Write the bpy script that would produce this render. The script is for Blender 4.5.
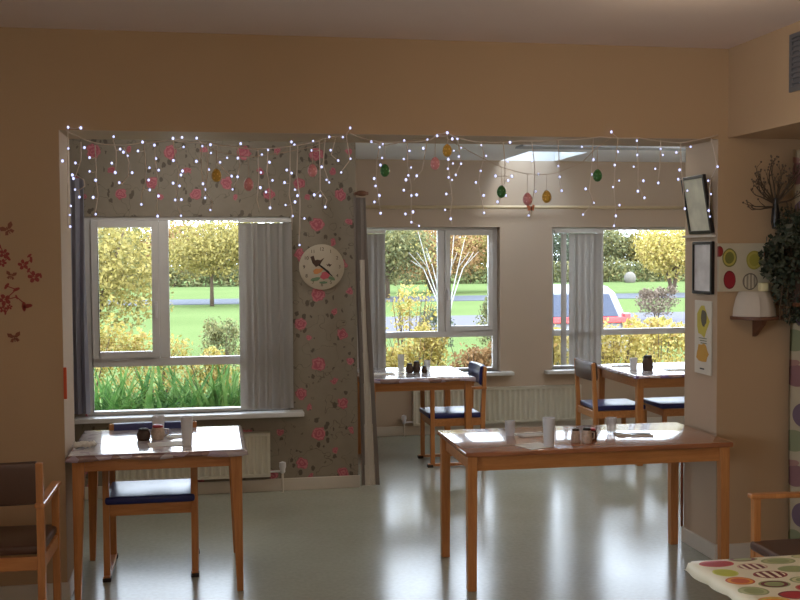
import bpy, bmesh, math, random
import numpy as np
from mathutils import Vector, Matrix, Euler

for o in list(bpy.data.objects): bpy.data.objects.remove(o)
SC = bpy.context.scene
COL = SC.collection

# ------------------------------------------------------------------ camera
cam_d = bpy.data.cameras.new('camera'); cam = bpy.data.objects.new('camera', cam_d); COL.objects.link(cam)
cam_d.sensor_width = 36; cam_d.lens = 1073.65 / 800 * 36; cam_d.clip_end = 400
cam.matrix_world = Matrix.Translation((0, 0, 1.75)) @ Matrix.Rotation(-.1792, 4, 'Z') @ Matrix.Rotation(math.pi/2 - .0425, 4, 'X') @ Matrix.Rotation(-.0063, 4, 'Z')
SC.camera = cam

# ------------------------------------------------------------------ light and exposure
SC.view_settings.view_transform = 'Standard'; SC.view_settings.look = 'None'
SC.view_settings.gamma = 1; SC.view_settings.use_curve_mapping = False
SC.view_settings.exposure = 0.0
W = bpy.data.worlds.new('overcast'); SC.world = W; W.use_nodes = True
nt = W.node_tree; nt.nodes.clear()
wo = nt.nodes.new('ShaderNodeOutputWorld'); bg = nt.nodes.new('ShaderNodeBackground')
tc = nt.nodes.new('ShaderNodeTexCoord'); sp = nt.nodes.new('ShaderNodeSeparateXYZ'); rp = nt.nodes.new('ShaderNodeValToRGB')
nt.links.new(tc.outputs['Generated'], sp.inputs[0]); nt.links.new(sp.outputs['Z'], rp.inputs[0])
rp.color_ramp.elements[0].position = 0.0; rp.color_ramp.elements[0].color = (.80, .88, 1.0, 1)
rp.color_ramp.elements[1].position = .7; rp.color_ramp.elements[1].color = (.72, .84, 1.0, 1)
nt.links.new(rp.outputs[0], bg.inputs[0]); bg.inputs[1].default_value = 9.5
nt.links.new(bg.outputs[0], wo.inputs[0])
sun_d = bpy.data.lights.new('sun', 'SUN'); sun_d.energy = 3.0; sun_d.angle = math.radians(25); sun_d.color = (1, .97, .9)
sun = bpy.data.objects.new('sun', sun_d); COL.objects.link(sun); sun.rotation_euler = (math.radians(38), 0, math.radians(35))
LAMP_POWER = 10

def portal(x0, x1, z0, z1, y, s=-1):
    d = bpy.data.lights.new('window_portal', 'AREA'); d.shape = 'RECTANGLE'; d.size = x1-x0; d.size_y = z1-z0
    d.cycles.is_portal = True
    o = bpy.data.objects.new('window_portal', d); COL.objects.link(o)
    o.location = ((x0+x1)/2, y, (z0+z1)/2); o.rotation_euler = (s*math.pi/2, 0, 0)
portal(-.85, .61, .6, 2.03, 8.35)
portal(1.37, 2.83, .6, 2.03, 10.55)
portal(3.36, 4.9, .6, 2.03, 10.55)
pl_ = bpy.data.lights.new('window_portal', 'AREA'); pl_.shape = 'RECTANGLE'; pl_.size = 1.5; pl_.size_y = 5.0; pl_.cycles.is_portal = True
plo = bpy.data.objects.new('window_portal', pl_); COL.objects.link(plo); plo.location = (-3.4, 0, 1.45); plo.rotation_euler = (0, -math.pi/2, 0)  # portal for the unseen window added in the left wall

# ------------------------------------------------------------------ helpers
def s2l(c):
    return tuple((v/255/12.92 if v/255 <= .04045 else ((v/255+.055)/1.055)**2.4) for v in c)
def tag(o, label=None, cat=None, group=None, kind=None):
    if label: o['label'] = label
    if cat: o['category'] = cat
    if group: o['group'] = group
    if kind: o['kind'] = kind
    return o
def empty(name, loc=(0, 0, 0), rz=0.0, label=None, cat=None, group=None, kind=None):
    o = bpy.data.objects.new(name, None); COL.objects.link(o); o.empty_display_size = .1
    o.location = loc; o.rotation_euler = (0, 0, rz)
    return tag(o, label, cat, group, kind)

class MB:
    def __init__(s): s.v = []; s.f = []; s.m = []
    def add(s, vs, fs, mi=0):
        b = len(s.v); s.v.extend([tuple(p) for p in vs]); s.f.extend([tuple(i+b for i in f) for f in fs]); s.m.extend([mi]*len(fs)); return s
    def box(s, x0, x1, y0, y1, z0, z1, mi=0, M=None):
        vs = [(x, y, z) for z in (z0, z1) for y in (y0, y1) for x in (x0, x1)]
        if M is not None: vs = [tuple(M @ Vector(p)) for p in vs]
        return s.add(vs, [(0,2,3,1), (4,5,7,6), (0,1,5,4), (2,6,7,3), (0,4,6,2), (1,3,7,5)], mi)
    def bar(s, a, b, w0, d0, w1=None, d1=None, mi=0):
        # rectangular bar from a to b, widths along X and Y-ish
        w1 = w0 if w1 is None else w1; d1 = d0 if d1 is None else d1
        a = Vector(a); b = Vector(b); t = (b-a).normalized()
        u = Vector((1, 0, 0)) if abs(t.x) < .7 else Vector((0, 1, 0))
        v = t.cross(u).normalized(); u = v.cross(t).normalized()
        vs = []
        for p, w, d in ((a, w0, d0), (b, w1, d1)):
            for i, j in ((-1,-1), (1,-1), (1,1), (-1,1)): vs.append(p + u*i*w/2 + v*j*d/2)
        return s.add(vs, [(3,2,1,0), (4,5,6,7), (0,1,5,4), (1,2,6,5), (2,3,7,6), (3,0,4,7)], mi)
    def tube(s, pts, r, n=8, mi=0, cap=True):
        pts = [Vector(p) for p in pts]; rs = r if isinstance(r, (list, tuple)) else [r]*len(pts)
        vs = []; up = None
        for i, p in enumerate(pts):
            t = (pts[min(i+1, len(pts)-1)] - pts[max(i-1, 0)])
            t = t.normalized() if t.length > 1e-9 else Vector((0, 0, 1))
            if up is None or abs(up.dot(t)) > .98: up = Vector((0, 1, 0)) if abs(t.y) < .8 else Vector((1, 0, 0))
            u = (up - t*up.dot(t)).normalized(); w = t.cross(u); up = u
            for k in range(n):
                a = 2*math.pi*k/n; vs.append(p + (u*math.cos(a) + w*math.sin(a))*rs[i])
        fs = []
        for i in range(len(pts)-1):
            for k in range(n):
                k2 = (k+1) % n; fs.append((i*n+k, i*n+k2, (i+1)*n+k2, (i+1)*n+k))
        if cap: fs.append(tuple(range(n))[::-1]); fs.append(tuple((len(pts)-1)*n+k for k in range(n)))
        return s.add(vs, fs, mi)
    def lathe(s, prof, c=(0, 0, 0), n=24, mi=0, M=None):
        vs = []
        for r, z in prof:
            for k in range(n):
                a = 2*math.pi*k/n; vs.append(Vector((r*math.cos(a), r*math.sin(a), z)))
        if M is not None: vs = [M @ v for v in vs]
        vs = [v + Vector(c) for v in vs]
        fs = []
        for i in range(len(prof)-1):
            for k in range(n):
                k2 = (k+1) % n; fs.append((i*n+k, i*n+k2, (i+1)*n+k2, (i+1)*n+k))
        if prof[0][0] > 1e-5: fs.append(tuple(range(n))[::-1])
        if prof[-1][0] > 1e-5: fs.append(tuple((len(prof)-1)*n+k for k in range(n)))
        return s.add(vs, fs, mi)
    def ball(s, c, r, n=10, mi=0):
        rx, ry, rz = r if isinstance(r, (list, tuple)) else (r, r, r)
        m = max(4, n//2+1); vs = []; fs = []
        for i in range(m+1):
            ph = math.pi*i/m
            for k in range(n):
                a = 2*math.pi*k/n
                vs.append((c[0]+rx*math.sin(ph)*math.cos(a), c[1]+ry*math.sin(ph)*math.sin(a), c[2]-rz*math.cos(ph)))
        for i in range(m):
            for k in range(n):
                k2 = (k+1) % n; fs.append((i*n+k, i*n+k2, (i+1)*n+k2, (i+1)*n+k))
        return s.add(vs, fs, mi)
    def prism(s, poly, y0, y1, mi=0, plane='xz'):
        n = len(poly)
        if plane == 'xz': vs = [(x, y0, z) for x, z in poly] + [(x, y1, z) for x, z in poly]
        else: vs = [(x, z, y0) for x, z in poly] + [(x, z, y1) for x, z in poly]
        fs = [tuple(range(n)), tuple(range(2*n-1, n-1, -1))] + [(i, n+i, n+(i+1) % n, (i+1) % n) for i in range(n)]
        return s.add(vs, fs, mi)
    def build(s, name, mat, parent=None, smooth=False, bevel=0, seg=2, sub=0, kind=None, label=None):
        me = bpy.data.meshes.new(name); me.from_pydata(s.v, [], s.f)
        mats = mat if isinstance(mat, (list, tuple)) else [mat]
        for m in mats: me.materials.append(m)
        if len(mats) > 1: me.polygons.foreach_set('material_index', s.m)
        bm = bmesh.new(); bm.from_mesh(me); bmesh.ops.remove_doubles(bm, verts=bm.verts, dist=1e-6)
        bmesh.ops.recalc_face_normals(bm, faces=bm.faces)
        if bevel: bmesh.ops.bevel(bm, geom=[e for e in bm.edges if len(e.link_faces) == 2 and e.calc_face_angle(0) > .5], offset=bevel, segments=seg, profile=.5, affect='EDGES')
        bm.to_mesh(me); bm.free()
        if smooth:
            me.polygons.foreach_set('use_smooth', [True]*len(me.polygons))
            if smooth != 'all': me.set_sharp_from_angle(angle=math.radians(40))
        me.update()
        o = bpy.data.objects.new(name, me); COL.objects.link(o)
        if parent: o.parent = parent
        if sub:
            md = o.modifiers.new('sub', 'SUBSURF'); md.levels = sub; md.render_levels = sub
        return tag(o, label=label, kind=kind)

# ------------------------------------------------------------------ materials
class NT:
    def __init__(s, name):
        s.m = bpy.data.materials.new(name); s.m.use_nodes = True; s.t = s.m.node_tree
        s.b = s.t.nodes['Principled BSDF']; s.out = s.t.nodes['Material Output']
    def n(s, typ, **kw):
        nd = s.t.nodes.new(typ)
        for k, v in kw.items(): setattr(nd, k, v)
        return nd
    def l(s, a, b): s.t.links.new(a, b)
    def _set(s, inp, v):
        if hasattr(v, 'is_linked') or isinstance(v, bpy.types.NodeSocket): s.l(v, inp)
        else: inp.default_value = v
    def math(s, op, a, b=None, c=None, clamp=False):
        nd = s.n('ShaderNodeMath', operation=op, use_clamp=clamp); s._set(nd.inputs[0], a)
        if b is not None: s._set(nd.inputs[1], b)
        if c is not None: s._set(nd.inputs[2], c)
        return nd.outputs[0]
    def coord(s, kind='Object'): return s.n('ShaderNodeTexCoord').outputs[kind]
    def xyz(s, v):
        nd = s.n('ShaderNodeSeparateXYZ'); s.l(v, nd.inputs[0]); return nd.outputs
    def comb(s, x=0., y=0., z=0.):
        nd = s.n('ShaderNodeCombineXYZ')
        for i, v in enumerate((x, y, z)): s._set(nd.inputs[i], v)
        return nd.outputs[0]
    def noise(s, scale, detail=3, vec=None, rough=.5, out=0):
        nd = s.n('ShaderNodeTexNoise'); nd.inputs['Scale'].default_value = scale; nd.inputs['Detail'].default_value = detail
        nd.inputs['Roughness'].default_value = rough; s.l(vec if vec is not None else s.coord(), nd.inputs['Vector']); return nd.outputs[out]
    def vor(s, scale, vec=None, feature='F1', out='Distance', rnd=1.0):
        nd = s.n('ShaderNodeTexVoronoi', feature=feature); nd.inputs['Scale'].default_value = scale; nd.inputs['Randomness'].default_value = rnd
        s.l(vec if vec is not None else s.coord(), nd.inputs['Vector']); return nd.outputs[out]
    def ramp(s, fac, stops, interp='LINEAR'):
        nd = s.n('ShaderNodeValToRGB'); s.l(fac, nd.inputs[0]); cr = nd.color_ramp; cr.interpolation = interp
        while len(cr.elements) < len(stops): cr.elements.new(.5)
        for e, (p, c) in zip(cr.elements, stops): e.position = p; e.color = (*c, 1) if len(c) == 3 else c
        return nd.outputs[0]
    def mix(s, fac, a, b, mode='MIX'):
        nd = s.n('ShaderNodeMix', data_type='RGBA', blend_type=mode)
        s._set(nd.inputs[0], fac)
        for i, v in ((6, a), (7, b)):
            if isinstance(v, tuple): nd.inputs[i].default_value = (*v, 1)
            else: s.l(v, nd.inputs[i])
        return nd.outputs[2]
    def mapping(s, vec, scale=(1, 1, 1), loc=(0, 0, 0)):
        nd = s.n('ShaderNodeMapping'); s.l(vec, nd.inputs[0]); nd.inputs['Scale'].default_value = scale; nd.inputs['Location'].default_value = loc; return nd.outputs[0]
    def bump(s, h, strength=.2, dist=.01):
        nd = s.n('ShaderNodeBump'); nd.inputs['Strength'].default_value = strength; nd.inputs['Distance'].default_value = dist
        s.l(h, nd.inputs['Height']); s.l(nd.outputs[0], s.b.inputs['Normal'])
    def base(s, c):
        if isinstance(c, tuple): s.b.inputs['Base Color'].default_value = (*c, 1)
        else: s.l(c, s.b.inputs['Base Color'])
    def set(s, **kw):
        for k, v in kw.items(): s._set(s.b.inputs[k.replace('_', ' ')], v)
        return s

def plain(name, rgb, rough=.5, metal=0, var=.08, scale=8, bump=0, bscale=60, **kw):
    m = NT(name); c = s2l(rgb)
    nz = m.noise(scale, 3)
    m.base(m.mix(nz, tuple(v*(1-var) for v in c), tuple(min(1, v*(1+var)) for v in c)))
    m.set(Roughness=rough, Metallic=metal, **kw)
    if bump: m.bump(m.noise(bscale, 3), bump, .003)
    return m.m
def wood(name, a, b, axis=0, rough=.35, coat=0.3):
    m = NT(name); sc = [14, 14, 14]; sc[axis] = 1.2
    v = m.mapping(m.coord(), tuple(sc)); n1 = m.noise(3, 5, v, .6); n2 = m.noise(14, 2, v)
    m.base(m.ramp(m.math('ADD', m.math('MULTIPLY', n1, .75), m.math('MULTIPLY', n2, .25)), [(.3, s2l(a)), (.7, s2l(b))]))
    m.set(Roughness=rough, Coat_Weight=coat, Coat_Roughness=.07); return m.m

M = {}
def wallpaint(name, rgb):
    m = NT(name); c = s2l(rgb); nz = m.noise(1.3, 3)
    m.base(m.mix(nz, tuple(v*.94 for v in c), tuple(v*1.05 for v in c))); m.set(Roughness=.75); m.bump(m.noise(120, 3), .15, .002); return m.m
M['wall_warm'] = wallpaint('peach_wall_paint', (190, 160, 126))
M['wall_jamb'] = wallpaint('beige_jamb_paint', (196, 174, 150))
M['wall_far'] = wallpaint('taupe_wall_paint', (196, 178, 158))
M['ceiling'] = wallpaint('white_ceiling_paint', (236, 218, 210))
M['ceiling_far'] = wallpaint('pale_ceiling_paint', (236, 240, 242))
M['gloss_white'] = plain('white_gloss_paint', (216, 208, 196), .35)
M['upvc'] = plain('white_window_plastic', (222, 222, 222), .3)
M['radiator'] = plain('cream_enamel', (216, 212, 196), .35)
M['beech'] = wood('beech_frame_wood', (176, 110, 58), (208, 144, 84), 2)
M['beech_x'] = wood('beech_apron_wood', (176, 110, 58), (208, 144, 84), 0)
M['top'] = wood('varnished_table_top', (150, 90, 58), (182, 116, 76), 0, .16, .8)
M['navy'] = plain('navy_vinyl', (34, 42, 110), .35, bump=.1)
M['brown_vinyl'] = plain('dark_brown_vinyl', (84, 56, 42), .42, bump=.15)
M['black'] = plain('black_frame_paint', (28, 24, 24), .35)
M['dark'] = plain('dark_foot_rubber', (40, 32, 28), .6)
M['white_plastic'] = plain('white_plastic', (226, 226, 230), .3)
M['paper'] = plain('white_paper', (226, 222, 214), .8)
M['steel'] = plain('cutlery_steel', (190, 192, 196), .2, 1)
M['red_lid'] = plain('red_lid_plastic', (176, 26, 44), .35)
M['jar_brown'] = plain('dark_brown_jar', (74, 56, 48), .25)
M['jar_clay'] = plain('brown_white_ceramic', (194, 172, 154), .3, var=.45, scale=90)
M['cream'] = plain('cream_wax', (236, 226, 180), .5)
M['wire'] = plain('clear_white_cable', (216, 200, 184), .5)
M['cord'] = plain('brown_garland_cord', (190, 166, 146), .8)
M['pole_wood'] = plain('brown_pole_wood', (110, 70, 48), .45)
M['rail_cream'] = plain('cream_rail_paint', (214, 196, 160), .4)
M['asphalt'] = plain('grey_road_asphalt', (76, 78, 84), .9, var=.05, Specular_IOR_Level=.05)
M['concrete'] = plain('pale_concrete', (88, 86, 92), .9, var=.05, Specular_IOR_Level=.05)
M['bark'] = plain('brown_bark', (84, 68, 52), .9, var=.3, scale=20, bump=.4)
M['birch'] = plain('white_birch_bark', (150, 146, 142), .8, var=.2, scale=9)
M['brick'] = plain('outer_wall_render', (170, 150, 130), .9)
M['copper'] = plain('painted_copper_pipe', (168, 96, 60), .35, .4)
M['steel_grey'] = plain('grey_vent_paint', (112, 112, 116), .5, .2)
M['orange'] = plain('orange_strip_plastic', (214, 84, 40), .4)

def glassmat():
    m = NT('clear_window_glass'); t = m.t
    tr = m.n('ShaderNodeBsdfTransparent'); gl = m.n('ShaderNodeBsdfGlossy'); gl.inputs['Roughness'].default_value = .02
    fr = m.n('ShaderNodeFresnel'); fr.inputs[0].default_value = 1.45; mx = m.n('ShaderNodeMixShader')
    tr.inputs[0].default_value = (.97, .98, .98, 1)
    m.l(fr.outputs[0], mx.inputs[0]); m.l(tr.outputs[0], mx.inputs[1]); m.l(gl.outputs[0], mx.inputs[2]); m.l(mx.outputs[0], m.out.inputs[0]); return m.m
M['glass'] = glassmat()
def cupmat():
    m = NT('frosted_clear_plastic'); m.base(s2l((232, 234, 238))); m.set(Roughness=.15, Transmission_Weight=.0, Alpha=.38); return m.m
M['cup'] = cupmat()

def floor_mat():
    m = NT('grey_green_vinyl_floor'); n1 = m.noise(1.2, 4); n2 = m.noise(40, 3)
    f = m.math('ADD', m.math('MULTIPLY', n1, .6), m.math('MULTIPLY', n2, .4))
    m.base(m.ramp(f, [(.3, s2l((156, 158, 144))), (.7, s2l((178, 180, 166)))]))
    m.set(Roughness=m.math('ADD', m.math('MULTIPLY', n1, .08), .155), Specular_IOR_Level=.26)
    m.bump(m.noise(5, 2), .06, .01); return m.m
M['floor'] = floor_mat()

def wallpaper():
    m = NT('taupe_rose_wallpaper'); co = m.coord(); x, y, z = m.xyz(co)
    TU, TV = .53, .52
    u = m.math('FLOORED_MODULO', m.math('SUBTRACT', m.math('ADD', x, m.math('SUBTRACT', y, 7.953)), .60), TU); v = m.math('FLOORED_MODULO', m.math('SUBTRACT', z, 1.056), TV)
    wn = m.noise(26, 2, out=1); wx, wy, wz = m.xyz(wn)
    u = m.math('ADD', u, m.math('MULTIPLY', m.math('SUBTRACT', wx, .5), .055)); v = m.math('ADD', v, m.math('MULTIPLY', m.math('SUBTRACT', wz, .5), .055))
    p = m.comb(u, v, 0.)
    roses = [(.22, .40, .052), (.09, .18, .044), (.40, .10, .042), (.34, .27, .026), (.46, .42, .026), (.15, .08, .022)]
    dmin = None
    for cx, cy, r in roses:
        nd = m.n('ShaderNodeVectorMath', operation='DISTANCE'); m.l(p, nd.inputs[0]); nd.inputs[1].default_value = (cx, cy, 0)
        d = m.math('DIVIDE', nd.outputs['Value'], r)
        dmin = d if dmin is None else m.math('MINIMUM', dmin, d)
    mask = m.math('LESS_THAN', dmin, .95)
    pet = m.vor(60, feature='F1')
    swirl = m.math('SINE', m.math('ADD', m.math('MULTIPLY', dmin, 13), m.math('MULTIPLY', m.noise(35, 2), 9)))
    rose = m.ramp(m.math('MULTIPLY_ADD', swirl, .5, .5), [(.1, s2l((176, 88, 102))), (.6, s2l((192, 104, 118))), (1, s2l((202, 130, 136)))])
    near = m.math('MULTIPLY', m.math('LESS_THAN', dmin, 2.3), m.math('GREATER_THAN', dmin, 1.0))
    leafn = m.vor(19, m.mapping(co, (1, 1, .7)), out='Distance'); leaf = m.math('MULTIPLY', near, m.math('LESS_THAN', m.math('ADD', leafn, m.math('MULTIPLY', m.math('SUBTRACT', m.noise(60, 2), .5), .25)), .30))
    stem = m.math('MULTIPLY', m.math('LESS_THAN', m.math('ABSOLUTE', m.math('SUBTRACT', m.noise(7, 2), .5)), .005), m.math('LESS_THAN', dmin, 4.5))
    basec = m.mix(m.noise(18, 4), s2l((138, 128, 114)), s2l((152, 142, 126)))
    c = m.mix(stem, basec, s2l((116, 106, 90))); c = m.mix(leaf, c, s2l((98, 88, 76))); c = m.mix(mask, c, rose)
    m.base(c); m.set(Roughness=.6); return m.m
M['wallpaper'] = wallpaper()

def cloth_fruit(name, discs, base=(232, 224, 196), plane='xy'):
    m = NT(name); co = m.coord(); X, Y, Z = m.xyz(co); u, v = (X, Y) if plane == 'xy' else (X, Z)
    wn = m.noise(9, 2, out=1); wx, wy, wz = m.xyz(wn)
    u = m.math('ADD', u, m.math('MULTIPLY', m.math('SUBTRACT', wx, .5), .012)); v = m.math('ADD', v, m.math('MULTIPLY', m.math('SUBTRACT', wy, .5), .012))
    c = m.mix(m.noise(12, 3), s2l(tuple(int(q*.95) for q in base)), s2l(base))
    for cx, cy, rx, ry, c1, c2, st in discs:
        du = m.math('DIVIDE', m.math('SUBTRACT', u, cx), rx); dv = m.math('DIVIDE', m.math('SUBTRACT', v, cy), ry)
        d = m.math('ADD', m.math('MULTIPLY', du, du), m.math('MULTIPLY', dv, dv))
        inner = s2l(c1)
        if st == 'stripe': inner = m.mix(m.math('GREATER_THAN', m.math('SINE', m.math('MULTIPLY', du, 13)), -.1), s2l(base), s2l(c1))
        elif st == 'ring': inner = m.mix(m.math('LESS_THAN', d, .4), s2l(c1), s2l(c2))
        c = m.mix(m.math('LESS_THAN', d, 1.0), c, m.mix(m.math('LESS_THAN', d, .74), s2l(c2), inner))
    m.base(c); m.set(Roughness=.4); return m.m

def patch_cloth(name):
    m = NT(name); x, y, z = m.xyz(m.coord())
    n = m.noise(16, 2); v = m.vor(11, out='Color'); vx = m.xyz(v)[0]
    topc = m.mix(m.math('GREATER_THAN', n, .56), s2l((226, 222, 226)), s2l((196, 184, 196)))
    edge = m.ramp(vx, [(.0, s2l((136, 104, 100))), (.35, s2l((176, 158, 176))), (.6, s2l((112, 88, 132))), (.7, s2l((190, 178, 182))), (.85, s2l((150, 120, 116)))], 'CONSTANT')
    m.base(m.mix(m.math('LESS_THAN', z, .7465), topc, edge)); m.set(Roughness=.12, Coat_Weight=.6, Coat_Roughness=.06, Specular_IOR_Level=.7); m.bump(m.noise(6, 2), .08, .01); return m.m
M['oilcloth'] = patch_cloth('pale_patterned_oilcloth')

OUT = .55   # outdoor foliage, grass and paving reflect far less than paper-white interiors
def out_col(c): return tuple(v*OUT for v in s2l(c))
def leafmat(name, cols, scale=3, trans=.35):
    m = NT(name); nz = m.noise(scale, 4, rough=.7); k = len(cols)
    isl = m.n('ShaderNodeNewGeometry').outputs['Random Per Island']
    nz = m.math('ADD', m.math('MULTIPLY', nz, .7), m.math('MULTIPLY', m.math('SUBTRACT', isl, .0), .30))
    c = m.ramp(nz, [(.28+.44*i/(k-1), out_col(q)) for i, q in enumerate(cols)])
    m.base(c); m.set(Roughness=.6, Specular_IOR_Level=.15)
    tr = m.n('ShaderNodeBsdfTranslucent'); mx = m.n('ShaderNodeMixShader'); mx.inputs[0].default_value = trans
    m.l(c, tr.inputs[0]); m.l(m.b.outputs[0], mx.inputs[1]); m.l(tr.outputs[0], mx.inputs[2]); m.l(mx.outputs[0], m.out.inputs[0]); return m.m
M['yellow_leaf'] = leafmat('yellow_autumn_leaves', [(160, 156, 84), (218, 196, 96), (238, 220, 140), (214, 170, 100)], 5)
M['olive_leaf'] = leafmat('olive_autumn_leaves', [(120, 122, 78), (186, 170, 96), (206, 186, 110), (150, 146, 96)], 1.5)
M['orange_leaf'] = leafmat('orange_autumn_leaves', [(150, 122, 84), (196, 150, 100), (190, 160, 110)], 1.2)
M['green_leaf'] = leafmat('dull_green_leaves', [(110, 118, 84), (150, 150, 100), (186, 172, 112)], 1.2)
M['dark_leaf'] = leafmat('dark_green_leaves', [(96, 106, 90), (120, 130, 104), (142, 146, 112)], 1.2)
M['blade_leaf'] = leafmat('green_strap_leaves', [(70, 118, 56), (120, 170, 84), (176, 210, 128)], 6)
M['ivy_leaf'] = leafmat('dark_ivy_leaves', [(58, 68, 54), (98, 108, 88), (150, 146, 126)], 30, .1)
M['dry_leaf'] = leafmat('dry_flower_heads', [(120, 100, 84), (170, 150, 130)], 30, .1)
def grassmat():
    m = NT('mown_grass'); f = m.math('ADD', m.math('MULTIPLY', m.noise(.25, 3), .5), m.math('MULTIPLY', m.noise(9, 4), .5))
    m.base(m.ramp(f, [(.3, s2l((80, 93, 56))), (.7, s2l((93, 106, 66)))])); m.set(Roughness=.95, Specular_IOR_Level=0.); m.bump(m.noise(60, 3), .4, .02); return m.m
M['grass'] = grassmat()
M['soil'] = plain('garden_soil', (96, 76, 58), .95, var=.3, scale=20)
def emit(name, rgb, strength):
    m = NT(name); m.base(rgb); m.set(Emission_Color=(*rgb, 1), Emission_Strength=strength)
    m.m.cycles.emission_sampling = 'NONE'; return m.m
M['bulb'] = emit('cold_white_led', (.55, .6, 1.0), 1.7)
M['lamp'] = emit('opal_lamp_glow', (1., .86, .66), 3.0)
def fabric(name, rgb, rough=.85):
    m = NT(name); c = s2l(rgb); m.base(m.mix(m.noise(90, 2), tuple(v*.88 for v in c), tuple(min(1, v*1.06) for v in c))); m.set(Roughness=rough, Sheen_Weight=.2)
    tr = m.n('ShaderNodeBsdfTranslucent'); tr.inputs[0].default_value = (*c, 1); mx = m.n('ShaderNodeMixShader'); mx.inputs[0].default_value = .36
    m.l(m.b.outputs[0], mx.inputs[1]); m.l(tr.outputs[0], mx.inputs[2]); m.l(mx.outputs[0], m.out.inputs[0]); return m.m
M['blind'] = fabric('grey_blind_fabric', (206, 202, 198))
M['curtain_grey'] = fabric('blue_grey_curtain', (172, 172, 186))
M['curtain_taupe'] = fabric('taupe_curtain', (150, 140, 134))
M['lining'] = fabric('pale_curtain_lining', (226, 218, 208))
def curtmat():
    m = NT('circle_print_curtain'); x, y, z = m.xyz(m.coord())
    u = m.math('FLOORED_MODULO', m.math('SUBTRACT', x, 3.20), .15); v = m.math('FLOORED_MODULO', z, .57)
    c = m.mix(m.noise(14, 3), s2l((172, 156, 130)), s2l((188, 174, 148)))
    for cx, cy, rx, ry, col in ((.078, .48, .042, .062, (136, 98, 100)), (.105, .26, .04, .07, (110, 90, 106)), (.07, .11, .044, .062, (132, 136, 104)), (.03, .36, .02, .03, (176, 150, 110)), (.06, .555, .03, .02, (160, 120, 112))):
        du = m.math('DIVIDE', m.math('SUBTRACT', u, cx), rx); dv = m.math('DIVIDE', m.math('SUBTRACT', v, cy), ry)
        d = m.math('ADD', m.math('MULTIPLY', du, du), m.math('MULTIPLY', dv, dv)); c = m.mix(m.math('LESS_THAN', d, 1.0), c, s2l(col))
    m.base(c); m.set(Roughness=.85); return m.m
M['circle_curtain'] = curtmat()

# ------------------------------------------------------------------ the setting
D0, D0B, D1, D2 = 5.624, 6.036, 7.953, 10.148
XL, XR = -.714, 2.836
ZC, ZH, ZC2 = 2.885, 2.384, 2.655
def struct(name, mb, mat, **k): return mb.build(name, mat, kind='structure', **k)
struct('floor', MB().box(-3.3, 5.4, -3.2, D2+.3, -.12, 0), M['floor'])
struct('ceiling', MB().box(-3.3, 5.4, -3.2, D0+.2, ZC, ZC+.15), M['ceiling'])
c = MB()
HX0, HX1, HY0, HY1 = 2.84, 3.39, 9.22, D2+.001
c.box(-1.2, HX0, D0B-.1, D2+.3, ZC2, ZC2+.12); c.box(HX1, 5.4, D0B-.1, D2+.3, ZC2, ZC2+.12); c.box(HX0, HX1, D0B-.1, HY0, ZC2, ZC2+.12); c.box(HX0, HX1, D2+.1, D2+.3, ZC2, ZC2+.12)
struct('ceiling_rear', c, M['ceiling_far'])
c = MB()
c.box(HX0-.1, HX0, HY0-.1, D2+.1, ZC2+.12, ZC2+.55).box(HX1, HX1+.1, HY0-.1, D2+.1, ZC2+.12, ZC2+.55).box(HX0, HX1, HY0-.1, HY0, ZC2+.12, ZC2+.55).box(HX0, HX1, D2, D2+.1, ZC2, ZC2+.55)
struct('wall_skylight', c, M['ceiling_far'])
sk = empty('window_4', (0, 0, 0), kind='structure')
MB().box(HX0-.1, HX1+.1, HY0-.1, D2+.1, ZC2+.55, ZC2+.56).build('pane', M['glass'], sk)
MB().box(2.6, 5.1, 8.60, 8.82, ZC2-.018, ZC2).build('trim_4', plain('pale_grey_batten', (170, 176, 186), .7), kind='structure')
# front wall with the wide opening
struct('wall_front', MB().box(-3.3, XL, D0, D0B, 0, ZC).box(XR, 4.3, D0, D0B, 0, ZC).box(XL, XR, D0, D0B, ZH, ZC), [M['wall_warm']])
struct('wall_jamb', MB().box(XL-.0005, XL+.002, D0+.002, D0B+.002, .001, ZH).box(XR-.002, XR+.0005, D0+.002, D0B+.002, .001, ZH).box(XL, XR, D0+.002, D0B+.002, ZH-.002, ZH), M['wall_jamb'])
# bulkhead over the recess on the right, and outer walls of the front room
struct('wall_right_upper', MB().box(2.893, 4.3, -3.2, D0, ZH+.005, ZC), M['wall_warm'])
struct('wall_right', MB().box(4.1, 4.3, -3.2, D0, 0, ZH+.005), M['wall_warm'])
struct('wall_left', MB().box(-3.3, -3.15, -3.2, -2.5, 0, ZC).box(-3.3, -3.15, 2.5, D0, 0, ZC).box(-3.3, -3.15, -2.5, 2.5, 0, .7).box(-3.3, -3.15, -2.5, 2.5, 2.2, ZC), M['wall_warm'])  # opening cut for the added daylight window
struct('wall_back', MB().box(-3.3, 4.3, -3.3, -3.2, 0, ZC), M['wall_warm'])
wb = empty('added_window_5', (-3.22, 0, .7), kind='structure')  # unseen window added in the left wall to bring in fill daylight
f5 = MB().box(-.03, .03, -2.5, 2.5, 0, .05).box(-.03, .03, -2.5, 2.5, 1.45, 1.5)
for y_ in (-2.47, -.83, .83, 2.47): f5.box(-.03, .03, y_-.03, y_+.03, .05, 1.45)
f5.build('window_frame', M['upvc'], wb)
MB().box(-.003, .003, -2.44, 2.44, .05, 1.45).build('pane', M['glass'], wb)
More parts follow.
